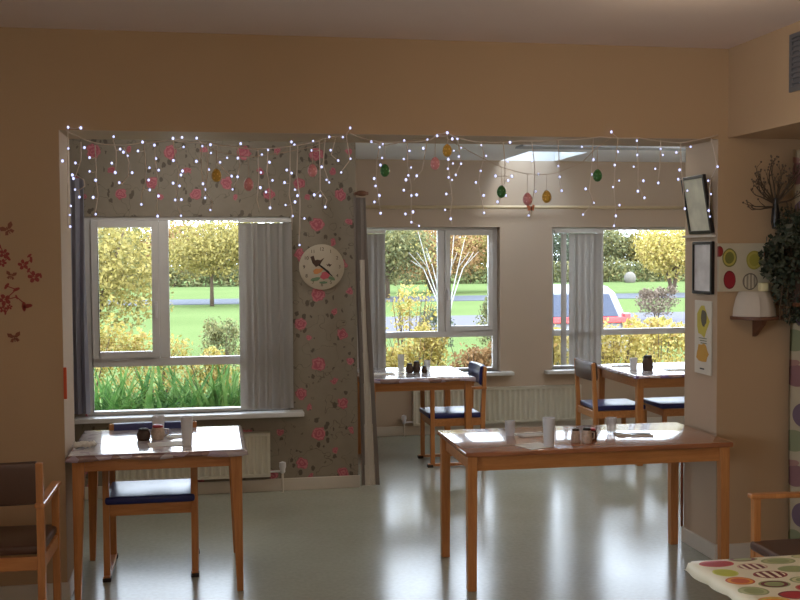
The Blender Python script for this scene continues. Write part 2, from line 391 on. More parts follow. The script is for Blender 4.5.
# wallpapered wall with window 1
def wall_holes(name, x0, x1, y0, y1, z1, holes, mat, z0=0):
    mb = MB(); cx = x0
    for hx0, hx1, hz0, hz1 in holes:
        mb.box(cx, hx0, y0, y1, z0, z1); mb.box(hx0, hx1, y0, y1, z0, hz0); mb.box(hx0, hx1, y0, y1, hz1, z1); cx = hx1
    mb.box(cx, x1, y0, y1, z0, z1)
    return struct(name, mb, mat)
W1 = (-.85, .613, .60, 2.032); W2 = (1.375, 2.834, .60, 2.01); W3 = (3.363, 4.95, .60, 2.008)
wall_holes('wall_alcove', -1.2, 1.112, D1, D1+.3, ZC2, [W1], M['wallpaper'])
struct('wall_alcove_left', MB().box(-1.2, -1.08, D0B, D1, 0, ZC2), M['wallpaper'])
struct('wall_return', MB().box(1.0, 1.108, D1+.3, D2, 0, ZC2), M['wall_far'])
wall_holes('wall_far', 1.0, 5.3, D2, D2+.3, ZC2, [W2, W3], M['wall_far'])
struct('wall_far_right', MB().box(5.2, 5.4, D0B, D2, 0, ZC2), M['wall_far'])
struct('wall_rear_room_front', MB().box(4.3, 5.4, D0B-.2, D0B, 0, ZC2), M['wall_far'])
# skirting
def skirt(name, x0, x1, y0, y1, h=.092):
    return MB().box(x0, x1, y0, y1, 0, h).build(name, M['gloss_white'], kind='structure', bevel=.004)
skirt('baseboard_front_left', -3.15, XL+.014, D0-.015, D0-.001)
skirt('baseboard_front_right', XR-.016, 4.1, D0-.015, D0-.001)
skirt('baseboard_jamb_right', XR-.016, XR-.003, D0, D0B+.01)
skirt('baseboard_jamb_left', XL+.003, XL+.015, D0, D0B+.01)
skirt('baseboard_alcove', -1.08, 1.125, D1-.016, D1-.001)
skirt('baseboard_far', 1.11, 5.2, D2-.016, D2-.001)
skirt('baseboard_alcove_left', -1.079, -1.065, D0B, D1-.016)
MB().box(XR-.022, XR-.003, D0+.02, D0B, 1.838, 1.85).build('trim_1', M['gloss_white'], kind='structure')

# ------------------------------------------------------------------ windows
def window(name, x0, x1, z0, z1, yf, mull, trans, casement, sill, fd=.06):
    """frame front face at yf; mull = x of centre of the vertical bar; casement: -1 left, 1 right, 0 none"""
    w = empty(name, ((x0+x1)/2, yf, z0), kind='structure'); ox, oz = (x0+x1)/2, z0; t = .045
    def P(mb, nm, mat, parent=w, **k):
        mb.v = [(a-ox, b-yf, c_-oz) for a, b, c_ in mb.v]; return mb.build(nm, mat, parent, **k)
    f = MB().box(x0, x0+t, yf, yf+fd, z0, z1).box(x1-t, x1, yf, yf+fd, z0, z1).box(x0+t, x1-t, yf, yf+fd, z1-t*.6, z1).box(x0+t, x1-t, yf, yf+fd, z0, z0+t*.6)
    P(f, 'window_frame', M['upvc'], bevel=.004)
    P(MB().box(x0+t, x1-t, yf+.002, yf+fd-.002, trans-.03, trans+.03), 'transom', M['upvc'], bevel=.004)
    P(MB().box(mull-.035, mull+.035, yf+.002, yf+fd-.002, trans+.03, z1-t*.6), 'mullion', M['upvc'], bevel=.004)
    zt = z1-t*.6; yp = yf+.03
    P(MB().box(x0+t, x1-t, yp, yp+.006, z0+t*.6, trans-.03), 'pane', M['glass'])
    for sgn, a, b in ((-1, x0+t, mull-.035), (1, mull+.035, x1-t)):
        if casement == sgn:
            q = .05
            cs = P(MB().box(a, a+q, yf-.015, yf+.03, trans+.03, zt).box(b-q, b, yf-.015, yf+.03, trans+.03, zt).box(a+q, b-q, yf-.015, yf+.03, zt-q, zt).box(a+q, b-q, yf-.015, yf+.03, trans+.03, trans+.03+q), 'casement', M['upvc'], bevel=.004)
            hx = b-q/2 if sgn < 0 else a+q/2
            P(MB().box(hx-.012, hx+.012, yf-.03, yf-.015, 1.33, 1.42).box(hx-.01, hx+.01, yf-.05, yf-.03, 1.30, 1.40), 'handle', M['white_plastic'], cs, bevel=.003)
            P(MB().box(a+q, b-q, yf, yf+.006, trans+.03+q, zt-q), 'pane', M['glass'])
        else:
            P(MB().box(a, b, yp, yp+.006, trans+.03, zt), 'pane', M['glass'])
    sx0, sx1, sy, sz = sill
    P(MB().box(sx0, sx1, sy, yf+.02, sz-.035, sz), 'window_sill', M['upvc'], bevel=.006)
    return w
window('window_1', *W1, D1+.02, -.295, .98, -1, (-.93, .70, D1-.13, .60))
window('window_2', *W2, D2+.10, 2.27, .965, 1, (1.28, 2.95, D2-.10, .60), .06)
window('window_3', *W3, D2+.10, 3.90, .955, 0, (3.28, 5.1, D2-.10, .60))

# ------------------------------------------------------------------ window blinds and curtains
def blind(slats, label, z0, z1, y, x0, x1):
    t = empty('vertical_blind', ((x0+x1)/2, y, z0), label=label, cat='window blind')
    ox = (x0+x1)/2
    MB().box(x0-ox, x1-ox, -.02, .02, z1-z0-.03, z1-z0).build('headrail', M['upvc'], t, bevel=.003)
    for sx, w, ang in slats:
        mb = MB(); n = 5; R = Matrix.Rotation(ang, 3, 'Z'); top = z1-z0-.035; vs = []
        for k in range(n+1):
            q = (k/n-.5)*w; bow = .012*math.cos(math.pi*(k/n-.5))
            for h in (0.015, top*.5, top):
                p = R @ Vector((q, bow, h)); vs.append((p.x+sx-ox, p.y, p.z))
        m_ = len(vs); vs += [(a, b+.0012, c_) for a, b, c_ in vs]; fs = []
        for k in range(n):
            for h in range(2):
                a = k*3+h; fs.append((a, a+3, a+4, a+1)); fs.append((a+m_, a+1+m_, a+4+m_, a+3+m_))
        mb.add(vs, fs); mb.build('slat', M['blind'], t, smooth='all')
R_ = math.radians
blind([(.285, .088, R_(8)), (.335, .09, R_(-22)), (.385, .09, R_(20)), (.43, .09, R_(-25)), (.475, .088, R_(15)), (.52, .088, R_(-30)), (.56, .085, R_(10)), (.60, .07, R_(-35))],
      'grey fabric vertical blind bunched at the right of the window beside the clock', .605, 2.02, D1-.03, .24, .625)
blind([(1.42, .089, R_(15)), (1.47, .089, R_(-15)), (1.53, .089, R_(20)), (1.585, .089, R_(-10)), (1.64, .089, R_(12)), (1.675, .06, R_(-8))],
      'grey vertical blind at the left of the middle window, behind the tall tied curtain', .62, 1.98, D2+.05, 1.40, 1.71)
blind([(3.50, .085, R_(30)), (3.60, .085, R_(-12)), (3.665, .088, R_(10)), (3.73, .085, R_(-20)), (3.80, .085, R_(14)), (3.855, .075, R_(-10))],
      'grey vertical blind with gaps between slats in the right-hand window', .62, 1.98, D2+.05, 3.40, 3.91)

def drape(name, label, cat, pts_l, pts_r, y, mat, amp=.025, folds=5, z_list=None, ny=28, nx=60, mats=None, split=None, rot=False, parent=None):
    """cloth hanging between a left and a right outline given as (z, x) lists"""
    def ip(t, z):
        zs = [p[0] for p in t]; xs = [p[1] for p in t]; return float(np.interp(z, zs, xs))
    z0 = pts_l[0][0]; z1 = pts_l[-1][0]; vs = []; fs = []
    for j in range(ny+1):
        z = z0+(z1-z0)*j/ny; a = ip(pts_l, z); b = ip(pts_r, z)
        for i in range(nx+1):
            t = i/nx; ph = t*folds*2*math.pi + .6*math.sin(z*2.1)
            vs.append((a+(b-a)*t + .006*math.sin(ph*2), y+amp*math.sin(ph)*(1.0-.25*math.cos(z*3)), z))
    m_ = len(vs); vs += [(p[0], p[1]+.003, p[2]) for p in vs]; mi = []
    mb = MB()
    for j in range(ny):
        for i in range(nx):
            a = j*(nx+1)+i; k = 1 if (split and split(i/nx, z0+(z1-z0)*j/ny)) else 0
            mb.add([], []); fs.append((a, a+1, a+nx+2, a+nx+1)); mi.append(k)
    base = list(fs); mb.v = vs; mb.f = base + [tuple(q+m_ for q in f)[::-1] for f in base]; mb.m = mi+mi
    return mb.build(name, mats or mat, parent, smooth='all')
o = drape('curtain', '', '', [(.63, -1.045), (2.3, -1.05)], [(.63, -.825), (1.3, -.835), (2.3, -.83)], D1-.075, M['curtain_grey'], .02, 4)
tag(o, 'blue-grey curtain hanging at the left of the wallpapered window', 'curtain')
tc_ = empty('tied_curtain', (1.17, D1-.09, 0), label='tall taupe curtain with pale lining hanging at the end of the rose wallpaper', cat='curtain')
cu = drape('curtain_panel', '', '', [(.03, 1.125), (.8, 1.11), (1.6, 1.09), (2.17, 1.085)], [(.03, 1.255), (.9, 1.215), (1.5, 1.185), (2.17, 1.17)], D1-.09, None, .014, 1.6, mats=[M['curtain_taupe'], M['lining']], split=lambda t, z: .24+.12*z/2 < t < .86-.06*z and z < 1.65)
cu.parent = tc_; cu.location = (-1.17, -(D1-.09), 0)
MB().tube([(-.05, 0, 2.20), (.02, 0, 2.20)], .012, 10).ball((-.03, -.01, 2.20), (.045, .03, .022)).build('pole_finial', M['pole_wood'], tc_, smooth='all', label='brown wooden pole end')
MB().box(-.075, -.06, 0, .09, 2.19, 2.21).build('bracket', M['pole_wood'], tc_)
o = drape('patterned_curtain', '', '', [(.02, 3.24), (ZH-.06, 3.245)], [(.02, 4.05), (ZH-.06, 4.05)], D0-.075, M['circle_curtain'], .028, 10, nx=160)
tag(o, 'cream curtain printed with large muted circles, floor length by the right wall', 'curtain')
# curtain rail across the far wall
t = empty('curtain_rail', (3.2, D2-.06, 2.2), label='long cream curtain rail fixed high across the far wall', cat='curtain rail')
MB().tube([(-2.0, 0, 0), (1.95, 0, 0)], .017, 10).build('pole', M['rail_cream'], t, smooth='all')
for x in (-1.6, -.05, 1.7): MB().box(x-.01, x+.01, 0, .058, -.012, .012).build('bracket', M['rail_cream'], t)

# ------------------------------------------------------------------ radiators
def radiator(x0, x1, z0, z1, yb, label, valve):
    t = empty('radiator', ((x0+x1)/2, yb, 0), label=label, cat='radiator'); ox = (x0+x1)/2; w = x1-x0
    prof = []; step = .052; n = int(w/step)
    for k in range(n+1):
        a = -w/2+.02+(w-.04)*k/n
        prof += [(a, -.062), (a+.012, -.062), (a+.02, -.048), (a+.034, -.048)] if k < n else [(a, -.062)]
    prof = [(-w/2, -.062)]+prof+[(w/2, -.062)]
    mb = MB(); nn = len(prof); vs = [(x, y, z0+.02) for x, y in prof]+[(x, y, z1-.02) for x, y in prof]
    mb.add(vs, [(i, i+1, nn+i+1, nn+i) for i in range(nn-1)])
    mb.box(-w/2, w/2, -.047, -.035, z0, z1)
    mb.box(-w/2, w/2, -.066, -.035, z0, z0+.022).box(-w/2, w/2, -.066, -.035, z1-.022, z1)
    mb.build('panel', M['radiator'], t)
    MB().box(-w/2, w/2, -.066, -.004, z1-.004, z1+.004).box(-w/2, -w/2+.008, -.06, -.004, z0+.02, z1).box(w/2-.008, w/2, -.06, -.004, z0+.02, z1).build('grille', M['radiator'], t)
    for bx in (-w/2+.12, w/2-.16): MB().box(bx, bx+.04, -.035, 0, z0+.05, z1-.05).build('bracket', M['radiator'], t)
    vx = valve*(w/2+.09)
    v = MB().tube([(valve*w/2, -.05, z0+.035), (vx, -.05, z0+.035)], .008, 8).lathe([(.012, -.03), (.02, -.02), (.02, .0), (.026, .02), (.024, .05), (.0, .06)], (vx, -.05, z0+.05), 12).build('valve', M['white_plastic'], t, smooth=True)
    MB().tube([(vx, -.05, 0), (vx, -.05, z0+.03)], .008, 8).build('pipe', M['gloss_white'], t, smooth=True)
radiator(-.72, .452, .12, .445, D1-.003, 'cream ribbed radiator under the window on the rose wallpapered wall', 1)
radiator(1.95, 3.645, .10, .445, D2-.003, 'cream ribbed radiator on the far wall between two tables', -1)

# ------------------------------------------------------------------ tables
def table(x0, x1, y0, y1, zt, label, topm, taper=False, rz=0.0, leg=.055, group=None, ah=.078, inset=0):
    cx, cy = (x0+x1)/2, (y0+y1)/2; w, d = x1-x0, y1-y0
    t = empty('dining_table', (cx, cy, 0), rz, label, 'table', group)
    MB().box(-w/2, w/2, -d/2, d/2, zt-.026, zt).build('tabletop', topm, t, bevel=.007, seg=3, smooth=True)
    i = .035+inset; a0, b0 = w/2-i, d/2-i; zt2 = zt-.026; h = ah
    MB().box(-a0, a0, -b0, -b0+.02, zt2-h, zt2).box(-a0, a0, b0-.02, b0, zt2-h, zt2).box(-a0, -a0+.02, -b0+.02, b0-.02, zt2-h, zt2).box(a0-.02, a0, -b0+.02, b0-.02, zt2-h, zt2).build('apron', M['beech_x'], t, bevel=.002)
    for sx in (-1, 1):
        for sy in (-1, 1):
            e = .028; X, Y = sx*(w/2-e-leg/2+.014-inset), sy*(d/2-e-leg/2+.014-inset); l2 = leg*.52 if taper else leg*.9
            q = (leg-l2)/2
            MB().bar((X+sx*q, Y+sy*q, 0), (X, Y, zt2), l2, l2, leg, leg).build('leg', M['beech'], t, bevel=.004)
    return t
table(-.690, .188, 5.575, 6.37, .744, 'square-ended wooden table with tapering legs in the left alcove, under the wallpapered window', M['top'], True, leg=.062, ah=.062)
table(1.306, 2.782, 5.32, 6.043, .730, 'long bare varnished wooden table standing in front on the right', M['top'], rz=-.0087, leg=.052)
table(1.27, 2.15, 8.50, 9.36, .744, 'wooden table beneath the middle window beside the tall curtain', M['top'])
table(3.455, 4.65, 8.25, 9.20, .744, 'wooden table by the right-hand window, partly hidden by the wall pier', M['top'])
table(1.54, 2.95, 2.25, 3.215, .747, 'table under the fruit-print cloth in the near right corner', M['top'], inset=.16)

def cloth(x0, x1, y0, y1, zt, drop, mat, label, seed, parent_name='tablecloth', wav=.006, nx=60, ny=40, th=.0025):
    """one sheet over the table top whose rim falls by drop, with small ripples"""
    rng = random.Random(seed); g = .010
    us = [x0-g-.004]+[x0-g]+list(np.linspace(x0-.002, x1+.002, nx))+[x1+g]+[x1+g+.004]
    ws = [y0-g-.004]+[y0-g]+list(np.linspace(y0-.002, y1+.002, ny))+[y1+g]+[y1+g+.004]
    vs = []; NX, NY = len(us), len(ws)
    for j, y in enumerate(ws):
        for i, x in enumerate(us):
            ex = min(i, NX-1-i); ey = min(j, NY-1-j); e = min(ex, ey)
            z = zt+th; 
            if e == 1: z = zt-.004
            if e == 0: z = zt-drop*(1+.25*math.sin(x*17+seed)*math.cos(y*13))
            r = wav*math.sin(x*31+seed)*math.cos(y*23+seed*2)
            dx = dy = 0
            if e == 0:
                if ex == 0: dx = (-1 if i == 0 else 1)*(abs(r)*1.6+.002)
                if ey == 0: dy = (-1 if j == 0 else 1)*(abs(r)*1.6+.002)
            vs.append((x+dx, y+dy, z))
    fs = [(j*NX+i, j*NX+i+1, (j+1)*NX+i+1, (j+1)*NX+i) for j in range(NY-1) for i in range(NX-1)]
    mb = MB(); mb.add(vs, fs); o = mb.build('tablecloth', mat, smooth='all')
    md = o.modifiers.new('thick', 'SOLIDIFY'); md.thickness = .0016; md.offset = 0
    return tag(o, label, 'tablecloth')
cloth(-.690, .188, 5.575, 6.37, .744, .024, M['oilcloth'], 'glossy pale oilcloth with patterned edge on the left alcove table', 3)
cloth(1.27, 2.15, 8.50, 9.36, .744, .03, M['oilcloth'], 'glossy pale oilcloth on the table beneath the middle window', 5)
cloth(3.455, 4.65, 8.25, 9.20, .744, .02, M['oilcloth'], 'glossy pale oilcloth on the table by the right-hand window', 7)
rd, gn, yl, gy, wn_, og = (176, 44, 52), (186, 190, 50), (206, 186, 96), (150, 160, 110), (120, 44, 54), (226, 150, 50)
FR = []
rr = random.Random(4)
from_up = [(1.603, 3.175, .058, .034, rd, (196, 60, 64), ''), (1.585, 3.08, .040, .040, gn, (200, 204, 90), ''), (1.589, 2.994, .045, .038, og, (200, 90, 50), 'ring'), (1.71, 3.205, .05, .024, wn_, gy, 'ring'),
           (1.70, 3.125, .050, .034, wn_, (206, 170, 150), 'stripe'), (1.712, 3.035, .055, .036, wn_, (150, 60, 60), 'stripe'), (1.812, 3.165, .058, .034, (176, 180, 130), gy, 'ring'), (1.815, 3.075, .055, .034, gy, (160, 168, 120), ''),
           (1.915, 3.12, .042, .028, rd, wn_, ''), (1.675, 2.945, .050, .034, wn_, gy, 'ring'), (1.58, 2.895, .045, .04, (176, 180, 130), gy, 'ring'), (1.79, 2.965, .05, .034, (204, 200, 150), gy, 'ring'), (1.76, 2.89, .045, .034, rd, (190, 110, 90), 'ring'), (1.68, 2.84, .05, .036, rd, wn_, ''),
           (1.594, 2.80, .05, .036, yl, og, 'ring'), (1.92, 3.20, .04, .022, (200, 196, 140), gy, ''), (1.93, 3.02, .05, .034, (206, 186, 96), gy, 'ring'), (1.90, 2.93, .05, .034, rd, wn_, ''), (1.86, 2.84, .05, .034, gn, gy, '')]
M['fruit'] = cloth_fruit('fruit_print_cloth', from_up)
cloth(1.54, 2.95, 2.25, 3.215, .747, .026, M['fruit'], 'cream tablecloth printed with red, green and orange fruit in the near right corner', 11, wav=.007)

# ------------------------------------------------------------------ chairs (built facing +Y)
def chair(x, y, rz, label, arms=True, pad='navy', seat_z=.44, back_top=.82, pad_h=.16, w=.46, d=.45, group=None, back=None):
    t = empty('dining_chair', (x, y, 0), rz, label, 'chair', group); p = M[pad]; L = .034
    hw, hd = w/2, d/2; az = .645
    MB().box(-hw+.012, hw-.012, -hd+.03, hd+.012, seat_z-.042, seat_z).build('seat', p, t, bevel=.014, seg=3, smooth=True)
    za, zb = seat_z-.105, seat_z-.044
    MB().box(-hw+L, hw-L, hd-.028, hd-.006, za, zb).box(-hw+L, hw-L, -hd+.006, -hd+.028, za, zb).box(-hw+.006, -hw+.028, -hd+L, hd-L, za, zb).box(hw-.028, hw-.006, -hd+L, hd-L, za, zb).build('seat_frame', M['beech_x'], t, bevel=.002)
    for s in (-1, 1):
        X = s*(hw-L/2)
        MB().bar((X, hd-L/2, .028), (X, hd-L/2, (az if arms else zb)), L, L).build('leg', M['beech'], t, bevel=.003)
        mb = MB().bar((X, -hd+L/2, .028), (X, -hd+L/2, seat_z), L, L*1.1).bar((X, -hd+L/2, seat_z-.001), (X, -hd+L/2-.02, back_top), L, L*1.1, L*.9, L*.8)
        mb.build('leg', M['beech'], t, bevel=.003)
        r = MB().box(X-.018, X+.018, -hd-.02, hd+.02, .008, .03).build('floor_runner', M['beech'], t, bevel=.003)
        for fy in (hd-.02, -hd-.028): MB().box(X-.022, X+.022, fy, fy+.046, 0, .022).build('foot', M['dark'], r, bevel=.003)
        if arms:
            MB().bar((X, -hd-.015, az-.002), (X, hd+.015, az+.008), .045, .022).build('arm', M['beech'], t, bevel=.006)
    n = 9; vs = []; z0 = back_top-pad_h; z1 = back_top+.006
    def yc(z): return -hd+L/2-.02*(z-seat_z)/(back_top-seat_z)
    rings = [(-.026, z0+.01), (-.03, z0+.03), (-.03, z1-.03), (-.02, z1-.006), (0.0, z1), (.022, z1-.006), (.028, z1-.03), (.028, z0+.03), (.022, z0+.01), (0, z0)]
    for k in range(n+1):
        q = (k/n-.5); X = q*(w-2*L+.005); bow = -.02*math.cos(math.pi*q)
        for dy, z in rings: vs.append((X, yc(z)+bow*1.0+dy+.012, z))
    m_ = len(rings); fs = [(k*m_+i, k*m_+(i+1) % m_, (k+1)*m_+(i+1) % m_, (k+1)*m_+i) for k in range(n) for i in range(m_)]
    fs += [tuple(range(m_)), tuple(n*m_+i for i in range(m_))[::-1]]
    MB().add(vs, fs).build('backrest', M[back] if back else p, t, smooth=True)
    return t
PI = math.pi
chair(-.310, 6.135, PI, 'chair with navy seat tucked behind the left alcove table, facing the camera', seat_z=.455, back_top=.782, w=.50)
chair(2.03, 8.78, PI/2, 'navy-seated armchair tucked in at the right end of the table beneath the middle window', w=.44, d=.46)
chair(3.455, 8.84, -PI/2, 'chair with brown back and navy seat at the left end of the right-hand window table', arms=False, w=.46, d=.46, seat_z=.45, back='brown_vinyl')
chair(4.08, 8.84, PI/2, 'half-hidden brown-backed chair beside the wall pier at the right-hand window table', arms=False, w=.46, d=.46, seat_z=.45, back='brown_vinyl')
chair(-.950, 5.165, -.03, 'brown vinyl armchair seen from behind at the left edge against the peach wall', pad='brown_vinyl', pad_h=.19, w=.47, d=.42, seat_z=.455, back_top=.835)
chair(2.66, 4.18, PI/2, 'brown vinyl armchair behind the fruit cloth at the right edge', pad='brown_vinyl', w=.54, d=.50, seat_z=.45)

# ------------------------------------------------------------------ things on tables
def lathe_thing(name, prof, mat, loc, label, cat, group=None, n=20):
    o = MB().lathe(prof, (0, 0, 0), n).build(name, mat, smooth=True); o.location = loc; return tag(o, label, cat, group)
def tumbler(x, y, z, h, r, label, mat='cup'):
    prof = [(r*.78, 0), (r*.80, .003), (r, h), (r-.0015, h), (r*.78, .006), (0, .006)]
    return lathe_thing('drinking_cup', prof, M[mat], (x, y, z), label, 'cup')
TZ, CZ = .7305, .7478
tumbler(1.669, 5.78, TZ, .085, .031, 'small clear plastic cup at the left on the long bare table')
tumbler(1.772, 5.40, TZ, .155, .033, 'tall white cup beside the folded paper on the long bare table', 'white_plastic')
tumbler(2.249, 5.73, TZ, .09, .031, 'small clear plastic cup beside the cutlery on the long bare table')
tumbler(-.107, 5.745, CZ, .155, .032, 'tall white cup at the front of the left alcove table', 'white_plastic')
tumbler(-.272, 6.17, CZ, .10, .036, 'white cup near the navy chair back on the left alcove table', 'white_plastic')
tumbler(1.63, 8.97, CZ, .15, .03, 'tall clear cup left of the dark pots on the table beneath the middle window')
tumbler(1.87, 9.03, CZ, .09, .03, 'short clear cup right of the dark pots on the table beneath the middle window')
tumbler(3.61, 8.69, CZ, .10, .034, 'white cup beside the dark jar on the right-hand window table', 'white_plastic')
def jar(x, y, z, r, h, body, lid, label, cat='jar', name='condiment_jar', handle=False):
    t = empty(name, (x, y, z), label=label, cat=cat)
    MB().lathe([(r*.85, 0), (r, h*.12), (r*1.02, h*.5), (r*.8, h*.8), (r*.72, h*.84)], (0, 0, 0), 20).build('body', M[body], t, smooth=True)
    MB().lathe([(r*.78, h*.84), (r*.8, h*.92), (r*.6, h), (0, h*1.02)], (0, 0, 0), 20).build('lid', M[lid], t, smooth=True)
    if handle: MB().tube([(r*.9, 0, h*.7), (r*1.5, 0, h*.66), (r*1.5, 0, h*.3), (r*.95, 0, h*.22)], .004, 6).build('handle', M[body], t, smooth=True)
    return t
jar(1.955, 5.50, TZ, .024, .075, 'jar_clay', 'jar_brown', 'small brown and white ceramic shaker with dark cap, behind its twin on the long table', 'shaker', 'ceramic_shaker')
jar(2.008, 5.47, TZ, .028, .082, 'jar_clay', 'dark', 'larger brown and white ceramic shaker with a small handle on the long table', 'shaker', 'ceramic_shaker', True)
jar(2.075, 5.58, TZ, .03, .06, 'jar_brown', 'red_lid', 'small brown pot with a red lid beside the ceramic shakers on the long table')
jar(-.343, 5.975, CZ, .036, .064, 'jar_brown', 'dark', 'dark brown round jar left of the red-lidded jar in the alcove', handle=False)
jar(-.268, 5.99, CZ, .037, .078, 'jar_clay', 'red_lid', 'red-lidded jar on the left alcove table', handle=True)
jar(1.69, 8.90, CZ, .03, .08, 'jar_brown', 'dark', 'dark pot nearest the tall clear cup on the table beneath the middle window')
jar(1.755, 8.92, CZ, .032, .095, 'jar_brown', 'dark', 'largest dark pot in the middle of the table beneath the middle window')
jar(1.81, 8.86, CZ, .024, .06, 'jar_brown', 'dark', 'smallest dark pot nearest the short cup on the table beneath the middle window')
jar(3.70, 8.60, CZ, .045, .13, 'jar_brown', 'dark', 'large dark jar standing on the right-hand window table', handle=True)

def sheet(x, y, z, w, d, rz, mat, label, cat, name, seed=0, lift=.004, n=8):
    vs = []
    for j in range(n+1):
        for i in range(n+1):
            a, b = (i/n-.5)*w, (j/n-.5)*d
            h = .0015+lift*(.5+.5*math.sin(a*70+seed)*math.cos(b*60+seed*1.7))
            vs.append((a, b, h))
    m_ = len(vs); vs += [(a, b, 0.0) for a, b, h in vs]; q = n+1
    fs = [(j*q+i, j*q+i+1, (j+1)*q+i+1, (j+1)*q+i) for j in range(n) for i in range(n)]
    fs += [tuple(k+m_ for k in f)[::-1] for f in fs]
    rim = [i for i in range(q)]+[j*q+n for j in range(1, q)]+[n*q+i for i in range(n-1, -1, -1)]+[j*q for j in range(n-1, 0, -1)]
    fs += [(rim[k], rim[(k+1) % len(rim)], rim[(k+1) % len(rim)]+m_, rim[k]+m_) for k in range(len(rim))]
    o = MB().add(vs, fs).build(name, mat, smooth=True); o.location = (x, y, z); o.rotation_euler = (0, 0, rz); return tag(o, label, cat)
sheet(1.80, 5.775, TZ, .17, .12, .2, M['paper'], 'white napkin under a fork behind the tall cup on the long table', 'napkin', 'paper_napkin', 1, .008)
sheet(1.705, 5.43, TZ, .15, .15, .35, M['paper'], 'folded sheet of white paper at the front of the long table', 'paper', 'folded_paper', 2, .003)
sheet(2.35, 5.66, TZ, .20, .13, -.2, M['paper'], 'white napkin under crossed cutlery at the right on the long table', 'napkin', 'paper_napkin', 4, .008)
sheet(-.20, 5.81, CZ, .22, .13, .12, M['paper'], 'white paper lying before the jars on the left alcove table', 'paper', 'folded_paper', 5, .004)
sheet(-.16, 6.05, CZ, .13, .11, .3, M['paper'], 'white napkin right of the red-lidded jar on the left alcove table', 'napkin', 'paper_napkin', 6, .008)
sheet(1.45, 8.85, CZ, .18, .14, .1, M['paper'], 'white napkin at the left on the table beneath the middle window', 'napkin', 'paper_napkin', 7, .01)
sheet(3.62, 8.98, CZ, .18, .12, .1, M['paper'], 'white napkin with cutlery at the back left of the right-hand window table', 'napkin', 'paper_napkin', 8, .006)
sheet(3.95, 8.58, CZ, .17, .12, .1, M['paper'], 'white napkin with cutlery beside the pier on the right-hand window table', 'napkin', 'paper_napkin', 9, .006)
def fork(x, y, z, rz, label, kind='fork'):
    mb = MB().bar((-.09, 0, .002), (.03, 0, .003), .009, .0025)
    mb = MB(); mb.prism([(-.095, -.006), (.02, -.003), (.035, -.012), (.075, -.012), (.085, 0), (.075, .012), (.035, .012), (.02, .003), (-.095, .006)] if kind == 'spoon' else
             ([(-.095, -.006), (.02, -.003), (.035, -.011), (.085, -.011), (.085, -.007), (.05, -.006), (.085, -.002), (.085, .002), (.05, .006), (.085, .007), (.085, .011), (.035, .011), (.02, .003), (-.095, .006)] if kind == 'fork' else
              [(-.095, -.006), (.0, -.005), (.01, -.009), (.09, -.006), (.095, .004), (.0, .005), (-.095, .006)]), 0, .0025, plane='xy')
    o = mb.build(kind, M['steel']); o.location = (x, y, z); o.rotation_euler = (0, 0, rz); return tag(o, label, 'cutlery')
NZ = .0098
fork(1.80, 5.77, TZ+NZ, .15, 'steel fork lying on the napkin behind the tall cup on the long table')
fork(2.34, 5.67, TZ+NZ, -.25, 'steel fork lying leftward on the right napkin of the long table')
fork(2.40, 5.64, TZ+NZ, .4, 'steel knife crossing the fork on the right napkin of the long table', 'knife')
fork(2.37, 5.63, TZ+NZ+.003, -.05, 'steel spoon on top of the right napkin of the long table', 'spoon')
fork(-.15, 6.05, CZ+NZ, .25, 'steel knife on the napkin right of the red-lidded jar', 'knife')
fork(1.45, 8.86, CZ+.012, .2, 'steel fork on the napkin at the left of the middle window table')
fork(3.62, 8.99, CZ+.008, .1, 'steel fork on the back left napkin of the right-hand window table')
fork(3.96, 8.58, CZ+.008, .2, 'steel knife on the napkin beside the pier', 'knife')
# rolled napkins at the near left corner of the alcove table
mb = MB(); n = 26
for k in range(4):
    a = k*.03
    mb.tube([(-.055+.004*i, -.03+.02*k*.6, .018+.006*math.sin(i*1.1+k)) for i in range(0, 28, 3)], [.012+.004*math.sin(i*1.3+k) for i in range(10)], 8)
o = mb.build('rolled_napkin', M['paper'], smooth='all'); o.location = (-.635, 5.81, CZ); tag(o, 'crumpled white rolled napkin at the wall end of the left alcove table', 'napkin')

# ------------------------------------------------------------------ clock
ck = empty('wall_clock', (.85, D1-.001, 1.66), label='round white wall clock with birds, butterfly and flower on the rose wallpaper', cat='clock')
RX = Matrix.Rotation(math.pi/2, 3, 'X')
MB().lathe([(.168, 0), (.168, .018), (.160, .022), (0, .022)], (0, 0, 0), 64, M=RX).build('dial', plain('cream_dial', (196, 184, 164), .5), ck, smooth=True)
def text(s, size, loc, mat, parent, name, rot=(math.pi/2, 0, 0), ext=.0008):
    cu = bpy.data.curves.new(name, 'FONT'); cu.body = s; cu.size = size; cu.align_x = 'CENTER'; cu.align_y = 'CENTER'; cu.extrude = ext
    to = bpy.data.objects.new(name, cu); COL.objects.link(to); dg = bpy.context.evaluated_depsgraph_get()
    me = bpy.data.meshes.new_from_object(to.evaluated_get(dg)); bpy.data.objects.remove(to)
    me.materials.clear(); me.materials.append(mat); o = bpy.data.objects.new(name, me); COL.objects.link(o); o.parent = parent
    o.location = loc; o.rotation_euler = rot; return o
ink = plain('dark_dial_print', (84, 66, 58), .6)
for k in range(1, 13):
    a = math.radians(90-30*k); text(str(k), .036, (.132*math.cos(a), -.0232, .132*math.sin(a)), ink, ck, 'numeral')
def flat(poly, y0, y1): return MB().prism(poly, y0, y1)
def blob(cx, cz, rx, rz, n=14, wob=.2, seed=0, rot=0):
    rg = random.Random(seed); out = []
    for k in range(n):
        a = 2*math.pi*k/n; r = 1+wob*rg.uniform(-1, 1); x, z = rx*r*math.cos(a), rz*r*math.sin(a)
        out.append((cx+x*math.cos(rot)-z*math.sin(rot), cz+x*math.sin(rot)+z*math.cos(rot)))
    return out
